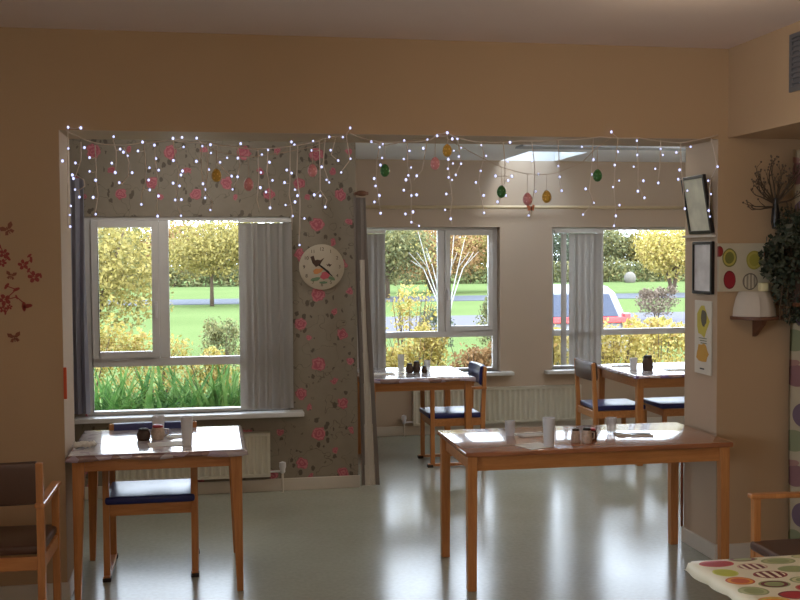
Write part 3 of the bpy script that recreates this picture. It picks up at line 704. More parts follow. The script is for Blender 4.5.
bird = plain('brown_bird_print', (82, 58, 46), .6); pink = plain('pink_flower_print', (196, 92, 104), .6); grn = plain('green_leaf_print', (112, 140, 108), .6); ora = plain('orange_print', (206, 140, 86), .6)
MB().prism([(-.085, .075), (-.07, .03), (-.045, .0), (-.015, .015), (.0, .04), (.02, .07), (.008, .062), (-.012, .05), (-.03, .055), (-.05, .05), (-.06, .085)], -.0236, -.0222).build('bird_print', bird, ck)
MB().prism(blob(-.03, -.03, .035, .02, seed=2, rot=.3), -.0234, -.0222).build('bird_breast_print', ora, ck)
MB().prism([(.03, .02), (.045, .005), (.05, .012), (.058, .0), (.075, .02), (.06, .018), (.052, .028), (.045, .017)], -.0236, -.0222).build('butterfly_print', bird, ck)
MB().prism(blob(.022, -.065, .034, .026, seed=5), -.0236, -.0222).build('flower_print', pink, ck)
MB().prism(blob(-.05, -.09, .035, .014, seed=6, rot=.2), -.0234, -.0222).prism(blob(.07, -.085, .03, .014, seed=7, rot=-.3), -.0234, -.0222).prism(blob(.01, -.115, .03, .01, seed=8), -.0234, -.0222).build('leaf_print', grn, ck)
def hand(ang, L, w, y, nm):
    c_, s_ = math.cos(ang), math.sin(ang); pl = [(-.03, -w/2), (L*.8, -w/2), (L, 0), (L*.8, w/2), (-.03, w/2)]
    MB().prism([(a*c_-b*s_, a*s_+b*c_) for a, b in pl], y-.0015, y).build(nm, M['black'], ck)
hand(math.radians(-42), .115, .008, -.027, 'minute_hand'); hand(math.radians(-38), .078, .013, -.0245, 'hour_hand')

# ------------------------------------------------------------------ pictures on the right jamb (facing -X)
def jamb_frame(y0, y1, z0, z1, label, lean=0.0, fw=.017, inner=(246, 248, 228), name='picture_frame'):
    cy = (y0+y1)/2; t = empty(name, (XR-.004, cy, z0), label=label, cat='picture'); w, h = y1-y0, z1-z0
    t.rotation_euler = (0, -lean, 0)
    MB().box(-.02, 0, -w/2, -w/2+fw, 0, h).box(-.02, 0, w/2-fw, w/2, 0, h).box(-.02, 0, -w/2+fw, w/2-fw, 0, fw).box(-.02, 0, -w/2+fw, w/2-fw, h-fw, h).build('frame', M['black'], t, bevel=.002)
    m = NT('framed_print_'+str(inner[0])); n1 = m.noise(9, 3)
    m.base(m.ramp(n1, [(.35, s2l(tuple(int(q*.9) for q in inner))), (.65, s2l(inner))])); m.set(Roughness=.15)
    MB().box(-.012, -.002, -w/2+fw, w/2-fw, fw, h-fw).build('print', m.m, t)
    return t
jamb_frame(5.655, 5.945, 1.862, 2.195, 'black-framed picture tipping forward at the top of the wall pier', lean=.17)
jamb_frame(5.655, 5.90, 1.512, 1.812, 'black-framed notice hanging level on the pier, just above the chick poster', inner=(247, 248, 250))
pc = empty('poster', (XR-.004, 5.78, 1.047), label='white card poster with a yellow chick on the pier beneath the framed notice', cat='poster')
MB().box(-.008, 0, -.105, .105, 0, .425).build('card', plain('poster_card', (220, 214, 200), .6), pc, bevel=.002)
def jp(cy, cz, ry, rz_, mat, nm, seed=0, rot=0, off=.0):
    pl = blob(cy, cz, ry, rz_, seed=seed, rot=rot); mb = MB(); n = len(pl)
    mb.add([(-.0092-off, a, b) for a, b in pl]+[(-.008, a, b) for a, b in pl], [tuple(range(n)), tuple(range(2*n-1, n-1, -1))]+[(i, (i+1) % n, n+(i+1) % n, n+i) for i in range(n)])
    return mb.build(nm, mat, pc)
ychick = plain('yellow_print', (206, 190, 70), .6); gprint = plain('grey_green_print', (120, 128, 92), .6)
jp(.0, .31, .078, .085, ychick, 'leaf_print', 3); jp(-.01, .325, .036, .055, plain('dark_print', (92, 84, 60), .6), 'leaf_centre_print', 4, off=.0004); jp(.0, .26, .022, .02, ychick, 'chick_head_print', 6, off=.0006)
jp(.0, .12, .078, .06, plain('yellow_orange_print', (210, 160, 60), .6), 'chick_body_print', 7)
for k in range(3): MB().box(-.0088, -.008, -.05, .05-.012*k, .205-.014*k, .210-.014*k).build('text_line', gprint, pc)
MB().box(-.0088, -.008, -.02, .035, .026, .034).build('text_line', M['black'], pc)
MB().tube([(XR-.012, 6.045, .09), (XR-.012, 6.045, .62)], .008, 8).build('copper_pipe', M['copper'], smooth='all'); tag(bpy.data.objects['copper_pipe'], 'thin copper-coloured pipe rising at the back edge of the right pier', 'pipe')
o = MB().box(-.712, -.696, 5.612, 5.626, 1.03, 1.19).build('door_strip', M['orange'], bevel=.003)
o.location.z = 0; tag(o, 'small orange strip fixed on the corner of the left wall pier', 'strip')

# ------------------------------------------------------------------ right pier face: canvas, shelf, ivy, branches
cv = empty('fruit_canvas', (3.0, D0-.012, 1.53), label='unframed cream canvas with apples and pears on the right pier', cat='picture')
M['canvas'] = cloth_fruit('fruit_canvas_paint', [(-.105, .19, .045, .052, (190, 176, 90), (120, 120, 60), 'ring'), (.045, .175, .05, .052, (190, 176, 90), (170, 160, 70), 'ring'), (-.105, .065, .037, .052, (150, 28, 44), (120, 24, 36), ''), (.02, .055, .046, .048, (150, 140, 126), (110, 100, 90), 'stripe'), (-.165, .225, .02, .03, (150, 44, 44), (120, 40, 40), ''), (.13, .20, .03, .04, (150, 90, 60), (120, 60, 50), '')], (206, 196, 172), 'xz')
MB().box(-.168, .18, -.012, .010, 0, .27).build('canvas', M['canvas'], cv)
sh = empty('wall_shelf', (3.06, D0-.002, 1.372), label='small half-round wooden wall shelf on the right pier below the canvas', cat='shelf')
pl = [(-.15, 0)]+[(.15*math.cos(a), -.17*math.sin(a)) for a in np.linspace(math.pi, 0, 20)][1:-1]+[(.15, 0)]
MB().prism(pl, 0, .018, plane='xy').build('shelf_board', M['pole_wood'], sh, bevel=.003)
MB().prism([(0, 0), (-.12, 0), (-.10, -.03), (-.02, -.09), (0, -.10)], -.012, .012, plane='yz' if False else 'xz').build('bracket', M['pole_wood'], sh).rotation_euler = (0, 0, math.pi/2)
sc = MB(); prof = []
for k in range(17):
    a = math.pi*k/16; prof.append((math.cos(a), math.sin(a)))
vs = []; 
for z, s_ in ((0, 1.0), (.04, .98), (.10, .86), (.135, .72), (.14, .66)):
    for k, (a, b) in enumerate(prof): vs.append((a*.125*s_, -(b*.12*s_+.006*math.sin(k*2.2)*b), z))
q = 17; fs = [(j*q+i, j*q+i+1, (j+1)*q+i+1, (j+1)*q+i) for j in range(4) for i in range(16)]+[tuple(range(16, -1, -1)), tuple(4*q+i for i in range(17))]+[(j*q, (j+1)*q, (j+1)*q+16, j*q+16) for j in range(4)]
o = sc.add(vs, fs).build('draped_box', plain('off_white_cloth', (206, 196, 182), .8), smooth=True); o.location = (3.045, D0-.014, 1.3905); tag(o, 'white cloth-draped block standing on the half-round wall shelf', 'cloth')
o = MB().box(-.022, .022, -.022, .022, 0, .048).build('candle', M['cream'], bevel=.005, smooth=True); o.location = (3.075, D0-.07, 1.531); tag(o, 'small square cream candle on the white draped block', 'candle')

def leaves(center, rad, n, size, seed, shape='ellipsoid', flat_=.0, hollow=.55, asp=.55):
    rg = np.random.RandomState(seed); d = rg.normal(size=(n, 3)); d /= np.linalg.norm(d, axis=1)[:, None]
    r = (hollow**3+(1-hollow**3)*rg.rand(n))**(1/3)
    # lumpy outline
    lump = 1+.16*np.sin(d[:, 0]*5+seed)*np.cos(d[:, 2]*6+seed*2)+.10*np.sin(d[:, 1]*9+seed)
    p = d*r[:, None]*lump[:, None]*np.array(rad)+np.array(center)
    u = rg.normal(size=(n, 3)); u /= np.linalg.norm(u, axis=1)[:, None]
    w = np.cross(u, rg.normal(size=(n, 3))); w /= np.linalg.norm(w, axis=1)[:, None]
    s_ = size*(.6+.8*rg.rand(n))[:, None]
    V = np.stack([p-u*s_, p-w*s_*asp, p+u*s_, p+w*s_*asp], 1).reshape(-1, 3)
    F = np.arange(4*n).reshape(-1, 4)
    return V, F
def leafobj(name, sets, mat, parent):
    Vs, Fs, b = [], [], 0
    for V, F in sets: Vs.append(V); Fs.append(F+b); b += len(V)
    V = np.concatenate(Vs); F = np.concatenate(Fs)
    me = bpy.data.meshes.new(name); me.vertices.add(len(V)); me.vertices.foreach_set('co', V.ravel())
    me.loops.add(len(F)*4); me.loops.foreach_set('vertex_index', F.ravel().astype(np.int32))
    me.polygons.add(len(F)); me.polygons.foreach_set('loop_start', np.arange(0, len(F)*4, 4, dtype=np.int32)); me.polygons.foreach_set('loop_total', np.full(len(F), 4, dtype=np.int32))
    me.materials.append(mat); me.update(); me.validate()
    o = bpy.data.objects.new(name, me); COL.objects.link(o); o.parent = parent; return o
# ivy plant hanging beside the shelf
iv = empty('ivy_plant', (3.24, D0-.15, 1.44), label='trailing dark green ivy plant crowding the right pier beside the canvas', cat='plant')
sets = [leaves((-.05, 0, .28), (.14, .11, .19), 1000, .020, 1), leaves((-.02, 0, .46), (.11, .09, .10), 420, .018, 2), leaves((-.17, -.01, .26), (.07, .06, .09), 260, .018, 3, hollow=.2), leaves((-.05, 0, .08), (.09, .06, .10), 260, .018, 4, hollow=.2), leaves((-.03, 0, -.03), (.05, .05, .07), 110, .016, 5, hollow=.1), leaves((.08, 0, .2), (.08, .08, .2), 300, .02, 6)]
leafobj('foliage', sets, M['ivy_leaf'], iv)
st = MB(); rg = random.Random(9)
for k in range(12):
    a = rg.uniform(-.12, .08); st.tube([(0, 0, .15), (a*.5, rg.uniform(-.04, .04), .3), (a, rg.uniform(-.05, .05), rg.uniform(.4, .6))], .0035, 5)
for k in range(6):
    a = rg.uniform(-.12, .03); st.tube([(0, 0, .15), (a, rg.uniform(-.05, .0), .12), (a*1.1, rg.uniform(-.06, .0), rg.uniform(-.08, .0))], .003, 5)
st.build('stem', M['bark'], iv)
MB().lathe([(.05, 0), (.07, .13), (.075, .14), (.06, .14), (0, .13)], (.0, 0, .03), 16).build('pot', M['jar_brown'], iv, smooth=True)
MB().box(-.05, .09, -.07, .148, .01, .029).build('wall_bracket', M['pole_wood'], iv)
br = empty('dried_branches', (3.135, D0-.09, 1.90), label='bare twiggy dried branches in a black vase above the ivy', cat='branches')
MB().lathe([(.018, -.02), (.026, .02), (.02, .09), (.013, .13), (.018, .15), (0, .15)], (0, 0, 0), 14).build('vase', M['black'], br, smooth=True)
tw = MB(); hd_ = MB(); rg = random.Random(21)
def twig(p, d, L, r, depth):
    n = 5; pts = [Vector(p)]; dd = Vector(d).normalized()
    for i in range(n):
        dd = (dd+Vector((rg.uniform(-.22, .22), rg.uniform(-.12, .08), rg.uniform(-.1, .2)))).normalized(); q_ = pts[-1]+dd*L/n
        q_.y = min(q_.y, .06); pts.append(q_)
    tw.tube(pts, [r*(1-.6*i/n) for i in range(n+1)], 5)
    if depth:
        for k in range(3):
            b = pts[rg.randint(2, n)]; twig(b, dd+Vector((rg.uniform(-.9, .9), rg.uniform(-.4, .2), rg.uniform(-.2, .7))), L*.45, r*.5, depth-1)
    else: tw.ball(pts[-1], .006, 6, 1)
for k in range(12):
    a = math.radians(176-k*15); twig((0, 0, .12), (math.cos(a), rg.uniform(-.4, .1), abs(math.sin(a))*1.0+.12), .15 if k not in (3, 4, 5) else .17, .0062, 2)
for a in (175, 183): 
    aa = math.radians(a); twig((0, 0, .1), (math.cos(aa), -.1, .05), .17, .006, 1)
tw.build('twig', [M['bark'], M['dry_leaf']], br)

# air vent high on the right bulkhead
va = empty('air_vent', (2.893, 4.83, 2.545), label='grey metal air vent high on the right-hand wall', cat='vent')
MB().box(-.012, 0, -.14, -.118, 0, .285).box(-.012, 0, .118, .14, 0, .285).box(-.012, 0, -.118, .118, 0, .022).box(-.012, 0, -.118, .118, .263, .285).box(-.003, 0, -.118, .118, .022, .263).build('frame', M['steel_grey'], va)
for k in range(9):
    z = .038+k*.026; MB().box(-.011, -.003, -.118, .118, z, z+.010).build('louvre', M['steel_grey'], va)

# ------------------------------------------------------------------ wall stickers on the left pier
stick_r = plain('dark_red_sticker', (150, 52, 44), .5); stick_b = plain('brown_sticker', (136, 76, 52), .5)
def sticker(cx, cz, kind, label, sc_=1.0, seed=0, rot=0.0, col=None):
    rg = random.Random(seed); mb = MB(); y0, y1 = -.0015, 0.0
    def R(poly):
        c_, s_ = math.cos(rot), math.sin(rot); return [((a*c_-b*s_)*sc_, (a*s_+b*c_)*sc_) for a, b in poly]
    if kind == 'butterfly':
        for s_ in (-1, 1):
            mb.prism(R([(0, .004), (s_*.012, .022), (s_*.030, .026), (s_*.028, .008), (s_*.010, -.001)]), y0, y1); mb.prism(R([(0, -.002), (s_*.014, -.003), (s_*.022, -.016), (s_*.010, -.022)]), y0, y1)
        mb.prism(R([(-.002, -.02), (.002, -.02), (.002, .014), (-.002, .014)]), y0-.0005, y1)
        nm = 'butterfly_sticker'
    else:
        nm = 'blossom_sticker'
        def flower(x, z, r):
            for k in range(5):
                a = 2*math.pi*k/5+seed; mb.prism(R(blob(x+math.cos(a)*r*.62, z+math.sin(a)*r*.62, r*.45, r*.34, 8, .1, seed+k, a)), y0-.0004*(k % 2), y1)
        pts = kind
        for (x, z, r) in pts:
            if r > 0: flower(x, z, r)
            else: mb.prism(R(blob(x, z, -r*1.4, -r*.6, 8, .1, seed, rg.uniform(0, 3))), y0, y1)
        for i in range(len(pts)-1):
            a, b = pts[i], pts[i+1]; dx, dz = b[0]-a[0], b[1]-a[1]; L = math.hypot(dx, dz)+1e-6; nx_, nz_ = -dz/L*.0022, dx/L*.0022
            mb.prism(R([(a[0]-nx_, a[1]-nz_), (b[0]-nx_, b[1]-nz_), (b[0]+nx_, b[1]+nz_), (a[0]+nx_, a[1]+nz_)]), y0+.0004, y1)
    o = mb.build(nm, col or stick_r); o.location = (cx, D0-.0005, cz); tag(o, label, 'wall sticker')
sticker(-.865, 1.71, [(0, .045, -.010), (.008, .025, -.012), (-.03, -.0, .026), (-.005, -.028, -.01), (.02, -.062, .030), (.052, -.055, -.010)], 'red blossom spray sticker nearest the opening on the left pier', 1.0, 3)
sticker(-.985, 1.765, [(-.02, .04, -.01), (.0, .0, .024), (.018, -.02, -.012), (-.01, -.045, .02)], 'red blossom sticker at the picture edge, level with the spray nearest the opening', 1.0, 5)
sticker(-.965, 1.885, 'butterfly', 'brown butterfly sticker, topmost on the left pier', 1.15, 1, .5, stick_b)
sticker(-.955, 1.655, 'butterfly', 'faint brown butterfly sticker between the two lower blossoms', .85, 1, -.2, stick_b)
sticker(-.965, 1.535, [(-.01, .06, -.012), (.03, .045, -.012), (-.02, -.0, .026), (.03, .012, -.008), (.075, -.028, -.016), (.06, -.03, -.016)], 'dark red blossom branch sticker with a long stalk, low on the left pier', 1.15, 7)
sticker(-.985, 1.49, [(-.01, .0, .02), (.02, .01, .014), (.0, -.02, -.008)], 'small red blossom sticker just under the stalked branch', 1.0, 9)
sticker(-.945, 1.345, 'butterfly', 'dark brown butterfly sticker, lowest on the left pier', 1.05, 1, .15, stick_b)

BULBS_A = [(-0.663,2.393), (-0.602,2.391), (-0.664,2.288), (-0.693,2.226), (-0.632,2.217), (-0.648,2.157), (-0.643,2.139), (-0.636,2.084), (-0.616,2.047), (-0.657,2.002), (-0.663,1.957), (-0.662,1.899), (-0.587,2.294), (-0.564,2.245), (-0.565,2.176), (-0.536,2.132), (-0.550,2.046), (-0.539,1.962), (-0.445,2.351), (-0.414,2.289), (-0.398,2.274), (-0.378,2.256), (-0.456,2.218), (-0.440,2.171), (-0.421,2.120), (-0.357,2.171), (-0.303,2.325), (-0.326,2.280), (-0.271,2.196), (-0.276,2.134), (-0.271,2.084), (-0.314,2.011), (-0.245,2.311), (-0.238,2.243), (-0.226,2.185), (-0.229,2.054), (-0.235,1.952), (-0.152,2.346), (-0.107,2.351), (-0.100,2.303), (-0.152,2.234), (-0.107,2.181), (-0.115,2.161), (-0.155,2.119), (-0.123,2.105), (-0.146,2.034), (-0.115,2.036), (-0.118,1.954), (-0.034,2.347), (-0.037,2.230), (-0.006,2.307), (0.035,2.316), (0.188,2.324), (0.037,2.274), (0.118,2.249), (0.173,2.250), (0.026,2.189), (0.082,2.226), (0.140,2.156), (0.170,2.154), (-0.005,2.116), (0.004,2.088), (0.004,2.044), (0.030,1.983), (0.144,2.089), (0.327,2.292), (0.296,2.268), (0.334,2.229), (0.290,2.177), (0.348,2.136), (0.286,2.099), (0.314,2.076), (0.334,1.994), (0.448,2.335), (0.464,2.320), (0.422,2.190), (0.447,2.174), (0.410,2.125), (0.464,2.089), (0.477,2.058), (0.463,2.025), (0.414,2.009), (0.450,1.952), (0.512,1.940), (0.560,2.341), (0.552,2.292), (0.603,2.207), (0.628,2.140), (0.642,2.127), (0.563,2.062), (0.594,2.057), (0.620,1.999), (0.644,2.363), (0.651,2.294), (0.690,2.241), (0.716,2.363), (0.755,2.411), (0.755,2.251), (0.706,2.180), (0.485,1.802)]
BULBS_B = [(0.910,2.313), (0.927,2.328), (0.867,2.342), (0.923,2.257), (0.914,2.220), (0.880,2.149), (0.887,2.110), (0.907,2.060), (0.880,2.026), (0.913,1.967), (1.041,2.349), (1.069,2.295), (1.038,2.252), (1.077,2.208), (1.062,2.166), (1.049,2.143), (1.037,2.088), (1.078,2.060), (1.106,2.064), (1.045,1.963), (1.086,1.974), (1.077,1.920), (1.118,1.900), (1.143,2.309), (1.166,2.356), (1.107,2.164), (1.219,2.376), (1.274,2.393), (1.301,2.361), (1.332,2.364), (1.353,2.317), (1.312,2.300), (1.339,2.269), (1.279,2.253), (1.304,2.231), (1.351,2.231), (1.276,2.203), (1.280,2.157), (1.299,2.144), (1.322,2.171), (1.267,2.069), (1.260,1.985), (1.291,1.937), (1.460,2.329), (1.486,2.273), (1.456,2.193), (1.429,2.131), (1.472,2.062), (1.474,1.969), (1.539,2.167), (1.620,2.347), (1.606,2.244), (1.630,2.166), (1.609,2.143), (1.595,2.063), (1.550,2.028), (1.742,2.288), (1.746,2.250), (1.781,2.179), (1.764,2.086), (1.725,1.955), (2.029,2.329), (1.891,2.223), (1.900,2.164), (1.910,2.090), (2.194,2.411), (2.096,2.260), (2.086,2.180), (2.051,2.101), (2.098,2.025), (2.036,1.961), (2.233,2.304), (2.214,2.231), (2.240,2.146), (2.204,2.111), (2.242,2.012), (2.221,1.953), (2.211,1.899), (2.341,2.365), (2.344,2.287), (2.323,2.223), (2.380,2.146), (2.348,2.089), (2.386,2.053), (2.482,2.322), (2.495,2.289), (2.451,2.213), (2.469,2.135), (2.570,2.303), (2.654,2.335), (2.590,2.207), (2.582,2.155), (2.636,2.093), (2.622,1.993), (2.823,2.228), (2.768,2.150), (2.785,2.075), (2.772,1.983), (2.780,1.950)]
STRANDS_A = [[(-0.664,2.391), (-0.668,2.182), (-0.674,1.902)],
 [(-0.603,2.322), (-0.605,2.232), (-0.630,2.157), (-0.592,2.132), (-0.588,2.102), (-0.617,2.082), (-0.613,2.052)],
 [(-0.536,2.308), (-0.533,2.183), (-0.534,2.133), (-0.525,2.058), (-0.542,1.962)],
 [(-0.448,2.334), (-0.434,2.284), (-0.435,2.219), (-0.441,2.173)],
 [(-0.394,2.299), (-0.371,2.224), (-0.377,2.154), (-0.407,2.113), (-0.427,2.128)],
 [(-0.296,2.326), (-0.288,2.185), (-0.294,2.124), (-0.310,2.064), (-0.316,2.008)],
 [(-0.241,2.331), (-0.243,2.246), (-0.230,2.135), (-0.236,2.044), (-0.237,1.957)],
 [(-0.152,2.337), (-0.139,2.236), (-0.125,2.176), (-0.136,2.084), (-0.137,2.003), (-0.118,1.957)],
 [(-0.007,2.324), (-0.014,2.187), (-0.000,2.111), (0.004,2.034)],
 [(0.023,2.324), (0.021,2.187), (0.004,2.085), (0.044,2.019), (0.028,1.983)],
 [(0.068,2.320), (0.067,2.228), (0.102,2.188), (0.137,2.157)],
 [(0.174,2.306), (0.183,2.224), (0.167,2.137), (0.146,2.091)],
 [(0.276,2.297), (0.279,2.138), (0.268,2.035), (0.282,1.973)],
 [(0.327,2.297), (0.321,2.179), (0.335,2.087), (0.334,1.983)],
 [(0.441,2.314), (0.439,2.139), (0.433,2.061), (0.447,1.984), (0.446,1.880)],
 [(0.482,2.320), (0.475,2.165), (0.490,2.035), (0.488,1.906), (0.482,1.802)],
 [(0.592,2.347), (0.595,2.166), (0.594,2.088), (0.630,2.036), (0.620,2.005)],
 [(0.623,2.353), (0.611,2.218), (0.642,2.124)],
 [(0.681,2.369), (0.654,2.270), (0.690,2.239)],
 [(0.733,2.380), (0.753,2.245), (0.705,2.182)]]
STRANDS_B = [[(0.913,2.341), (0.896,2.246), (0.890,2.141), (0.900,2.063), (0.916,1.968)],
 [(1.057,2.342), (1.057,2.221), (1.077,2.116), (1.077,2.011), (1.076,1.921), (1.119,1.900)],
 [(1.165,2.349), (1.137,2.196), (1.094,2.143)],
 [(1.274,2.398), (1.279,2.223), (1.289,2.144), (1.300,2.038), (1.288,1.958), (1.299,1.905)],
 [(1.334,2.367), (1.350,2.235), (1.322,2.165)],
 [(1.460,2.347), (1.476,2.273), (1.454,2.193), (1.443,2.129), (1.475,1.969)],
 [(1.582,2.349), (1.592,2.226), (1.592,2.146), (1.553,2.012)],
 [(1.743,2.356), (1.760,2.227), (1.760,2.093), (1.726,1.958)],
 [(1.890,2.363), (1.901,2.158), (1.907,2.083)],
 [(2.095,2.377), (2.083,2.181), (2.072,2.094), (2.095,2.024), (2.038,1.964)],
 [(2.233,2.379), (2.216,2.231), (2.210,2.095), (2.222,1.958), (2.211,1.898)],
 [(2.343,2.380), (2.349,2.233), (2.349,2.123), (2.385,2.052)],
 [(2.483,2.371), (2.478,2.217), (2.466,2.135)],
 [(2.595,2.356), (2.601,2.207), (2.614,2.097), (2.620,1.992)],
 [(2.784,2.386), (2.821,2.231), (2.780,2.153), (2.775,1.953)]]
CABLE_A = [(-0.674,2.380), (-0.631,2.356), (-0.535,2.318), (-0.404,2.309), (-0.296,2.326), (-0.167,2.337), (0.023,2.324), (0.134,2.311), (0.276,2.297), (0.492,2.320), (0.649,2.363), (0.744,2.380)]
CABLE_B = [(0.754,2.385), (0.870,2.345), (1.020,2.342), (1.181,2.354), (1.220,2.387), (1.274,2.398), (1.323,2.372), (1.454,2.347), (1.676,2.355), (1.901,2.364), (2.129,2.383), (2.360,2.380), (2.595,2.356), (2.820,2.403)]
CORD_A = [(0.007,2.314), (0.062,2.279), (0.224,2.250), (0.414,2.278), (0.555,2.310), (0.728,2.375)]
CORD_B = [(0.765,2.370), (0.934,2.320), (1.100,2.353), (1.203,2.365), (1.268,2.356), (1.454,2.262), (1.570,2.210), (1.693,2.179), (1.816,2.174), (1.878,2.185), (2.015,2.240), (2.100,2.323), (2.198,2.384)]
EGGS = [(0.063,2.157,'yellow'), (0.225,2.112,'pink'), (0.553,2.186,'pink'), (0.933,2.189,'green'), (1.202,2.228,'pink'), (1.268,2.297,'yellow'), (1.564,2.081,'green'), (1.709,2.042,'pink'), (1.816,2.055,'yellow'), (2.104,2.171,'green')]

# ------------------------------------------------------------------ fairy lights hung along the header
YL_ = 5.60
def lights(name, cable, strands, bulbs, label):
    x0 = cable[0][0]; t = empty(name, (x0, YL_, ZH), label=label, cat='fairy lights')
    rg = random.Random(len(bulbs)); P3 = lambda p, y=0.0: (p[0]-x0, y, p[1]-ZH)
    def smooth(pl, y=0.0, sag=0.0):
        out = []
        for i in range(len(pl)-1):
            for k in range(4):
                q = k/4; out.append((pl[i][0]*(1-q)+pl[i+1][0]*q-x0, y, pl[i][1]*(1-q)+pl[i+1][1]*q-ZH-sag*math.sin(math.pi*q)))
        out.append(P3(pl[-1], y)); return out
    MB().tube(smooth(cable, 0, .004), .0032, 5).build('cable', M['wire'], t, smooth='all')
    seg = []; parts = []
    for s_ in strands:
        y = rg.uniform(-.012, .012); parts.append((s_, y, MB().tube(smooth(s_, y, -.0), .0026, 5)))
    for b in bulbs:
        best = None
        for i, (s_, y, mb) in enumerate(parts):
            for k in range(len(s_)-1):
                a, c_ = Vector(s_[k]), Vector(s_[k+1]); d = c_-a; q = max(0, min(1, (Vector(b)-a).dot(d)/max(d.dot(d), 1e-9))); pp = a+d*q; L = (Vector(b)-pp).length
                if best is None or L < best[0]: best = (L, i, pp)
        L, i, pp = best; y = parts[i][1]
        if .006 < L < .12: parts[i][2].tube([P3(pp, y), P3(((pp[0]+b[0])/2, (pp[1]+b[1])/2-.004), y), P3(b, y)], .0018, 4)
        q_ = rg.uniform(.0045, .0068); MB().ball(P3(b, y), (q_, q_, q_*1.2), 8).build('bulb', M['bulb'], t, smooth='all')
    for s_, y, mb in parts: mb.build('strand', M['wire'], t, smooth='all')
lights('fairy_lights', CABLE_A, STRANDS_A, BULBS_A, 'string of icicle fairy lights hanging over the wallpapered alcove on the left')
lights('fairy_lights', CABLE_B, STRANDS_B, BULBS_B, 'string of icicle fairy lights hanging over the opening on the right')
EC = {'yellow': (206, 160, 60), 'pink': (228, 150, 152), 'green': (52, 110, 50)}
for k, c_ in EC.items():
    m = NT(k+'_egg_paint'); v_ = m.vor(60); m.base(m.mix(m.math('LESS_THAN', v_, .28), s2l(c_), s2l(tuple(min(255, q+50) for q in c_)))); m.set(Roughness=.4); M['egg_'+k] = m.m
def garland(cord, label):
    x0 = cord[0][0]; pts = []
    for i in range(len(cord)-1):
        for k in range(3):
            q = k/3; pts.append((cord[i][0]*(1-q)+cord[i+1][0]*q-x0, .0, cord[i][1]*(1-q)+cord[i+1][1]*q-ZH))
    pts.append((cord[-1][0]-x0, 0, cord[-1][1]-ZH)); t = MB().tube(pts, .0018, 5)
    o = t.build('garland_cord', M['cord'], smooth='all'); o.location = (x0, YL_-.03, ZH); tag(o, label, 'garland cord'); return o
garland(CORD_A, 'thin cord garland holding Easter eggs across the wallpapered alcove')
garland(CORD_B, 'thin cord garland holding Easter eggs across the right opening')
EL = ['yellow patterned egg ornament, the only yellow one over the wallpapered alcove', 'pink egg ornament hanging low on the left garland beside the yellow egg', 'pink egg ornament near the end of the left garland, above the clock',
      'green egg ornament hanging just right of the wallpaper edge', 'pink egg ornament hanging below the pair at the middle window', 'yellow egg ornament hung highest, right above the middle window', 'green egg ornament hanging at the lowest sag of the right garland',
      'pink egg ornament hanging above the wall between the two far windows', 'yellow egg ornament beside the low pink one on the right garland', 'green egg ornament rightmost on the right garland']
for (x, z, k), lb in zip(EGGS, EL):
    cord = CORD_A if x < .75 else CORD_B; zc = float(np.interp(x, [p[0] for p in cord], [p[1] for p in cord]))
    t = empty('egg_ornament', (x, YL_-.03, z), label=lb, cat='egg ornament', group='hanging Easter egg ornaments')
    MB().lathe([(0, -.034), (.013, -.030), (.022, -.018), (.0255, -.004), (.023, .012), (.015, .026), (.007, .033), (0, .0345)], (0, 0, 0), 18).build('egg', M['egg_'+k], t, smooth='all')
    MB().tube([(0, 0, .033), (.001, 0, max(.045, zc-z))], .0014, 5).build('hanging_thread', M['cord'], t)
bf = empty('butterfly_ornament', (EGGS[7][0]+.02, YL_-.03, EGGS[7][1]-.05), label='small orange and pink butterfly ornament hanging under the low pink egg', cat='ornament')
for s_ in (-1, 1): MB().prism([(0, .006), (s_*.014, .022), (s_*.026, .016), (s_*.018, 0), (s_*.02, -.012), (s_*.006, -.010), (0, -.004)], -.001, .001).build('wing', plain('orange_wing', (214, 130, 90), .5), bf).rotation_euler = (0, 0, s_*.4)
MB().tube([(0, 0, -.012), (0, 0, .012)], .0025, 6).build('body', M['dark'], bf)
MB().tube([(0, 0, .01), (-.005, 0, .03)], .0012, 5).build('hanging_thread', M['cord'], bf)

# ------------------------------------------------------------------ ceiling lamps: one at the top edge, the rest added unseen as fill
def lamp(x, y, label, k=1.0, zc=ZC, col=(1, .82, .60)):
    t = empty('ceiling_light', (x, y, zc), label=label, cat='ceiling light')
    MB().lathe([(.15, 0), (.15, -.02), (.14, -.025), (0, -.025)], (0, 0, 0), 32).build('base', M['white_plastic'], t, smooth=True)
    MB().lathe([(.13, -.025), (.125, -.045), (.09, -.068), (.04, -.078), (0, -.08)], (0, 0, 0), 32).build('diffuser', M['lamp'], t, smooth='all')
    d = bpy.data.lights.new('lamp_light', 'POINT'); d.energy = LAMP_POWER*k; d.color = col; d.shadow_soft_size = .12
    o = bpy.data.objects.new('lamp_light', d); COL.objects.link(o); o.parent = t; o.location = (0, 0, -.32)
lamp(2.05, 4.16, 'round opal ceiling light glowing just at the top edge, right of centre', .45)
lamp(-.1, 7.0, 'added fill light on the alcove ceiling, unseen behind the header', .8, ZC2, (1, .95, .89))  # this and the next two: lamps added out of view to brighten the rear rooms
lamp(2.4, 7.3, 'added fill light, unseen on the rear room ceiling by the middle window', 1.5, ZC2, (1, .95, .89))
lamp(4.2, 8.0, 'added fill light, unseen on the rear room ceiling behind the pier', 1.3, ZC2, (1, .95, .89))
lamp(-.6, 1.6, 'added fill light, unseen on the ceiling near the viewer on the left', 1.8)  # last two: out-of-frame lamps added to lift the front room
lamp(2.0, .6, 'added fill light, unseen on the ceiling near the viewer on the right', 1.5)

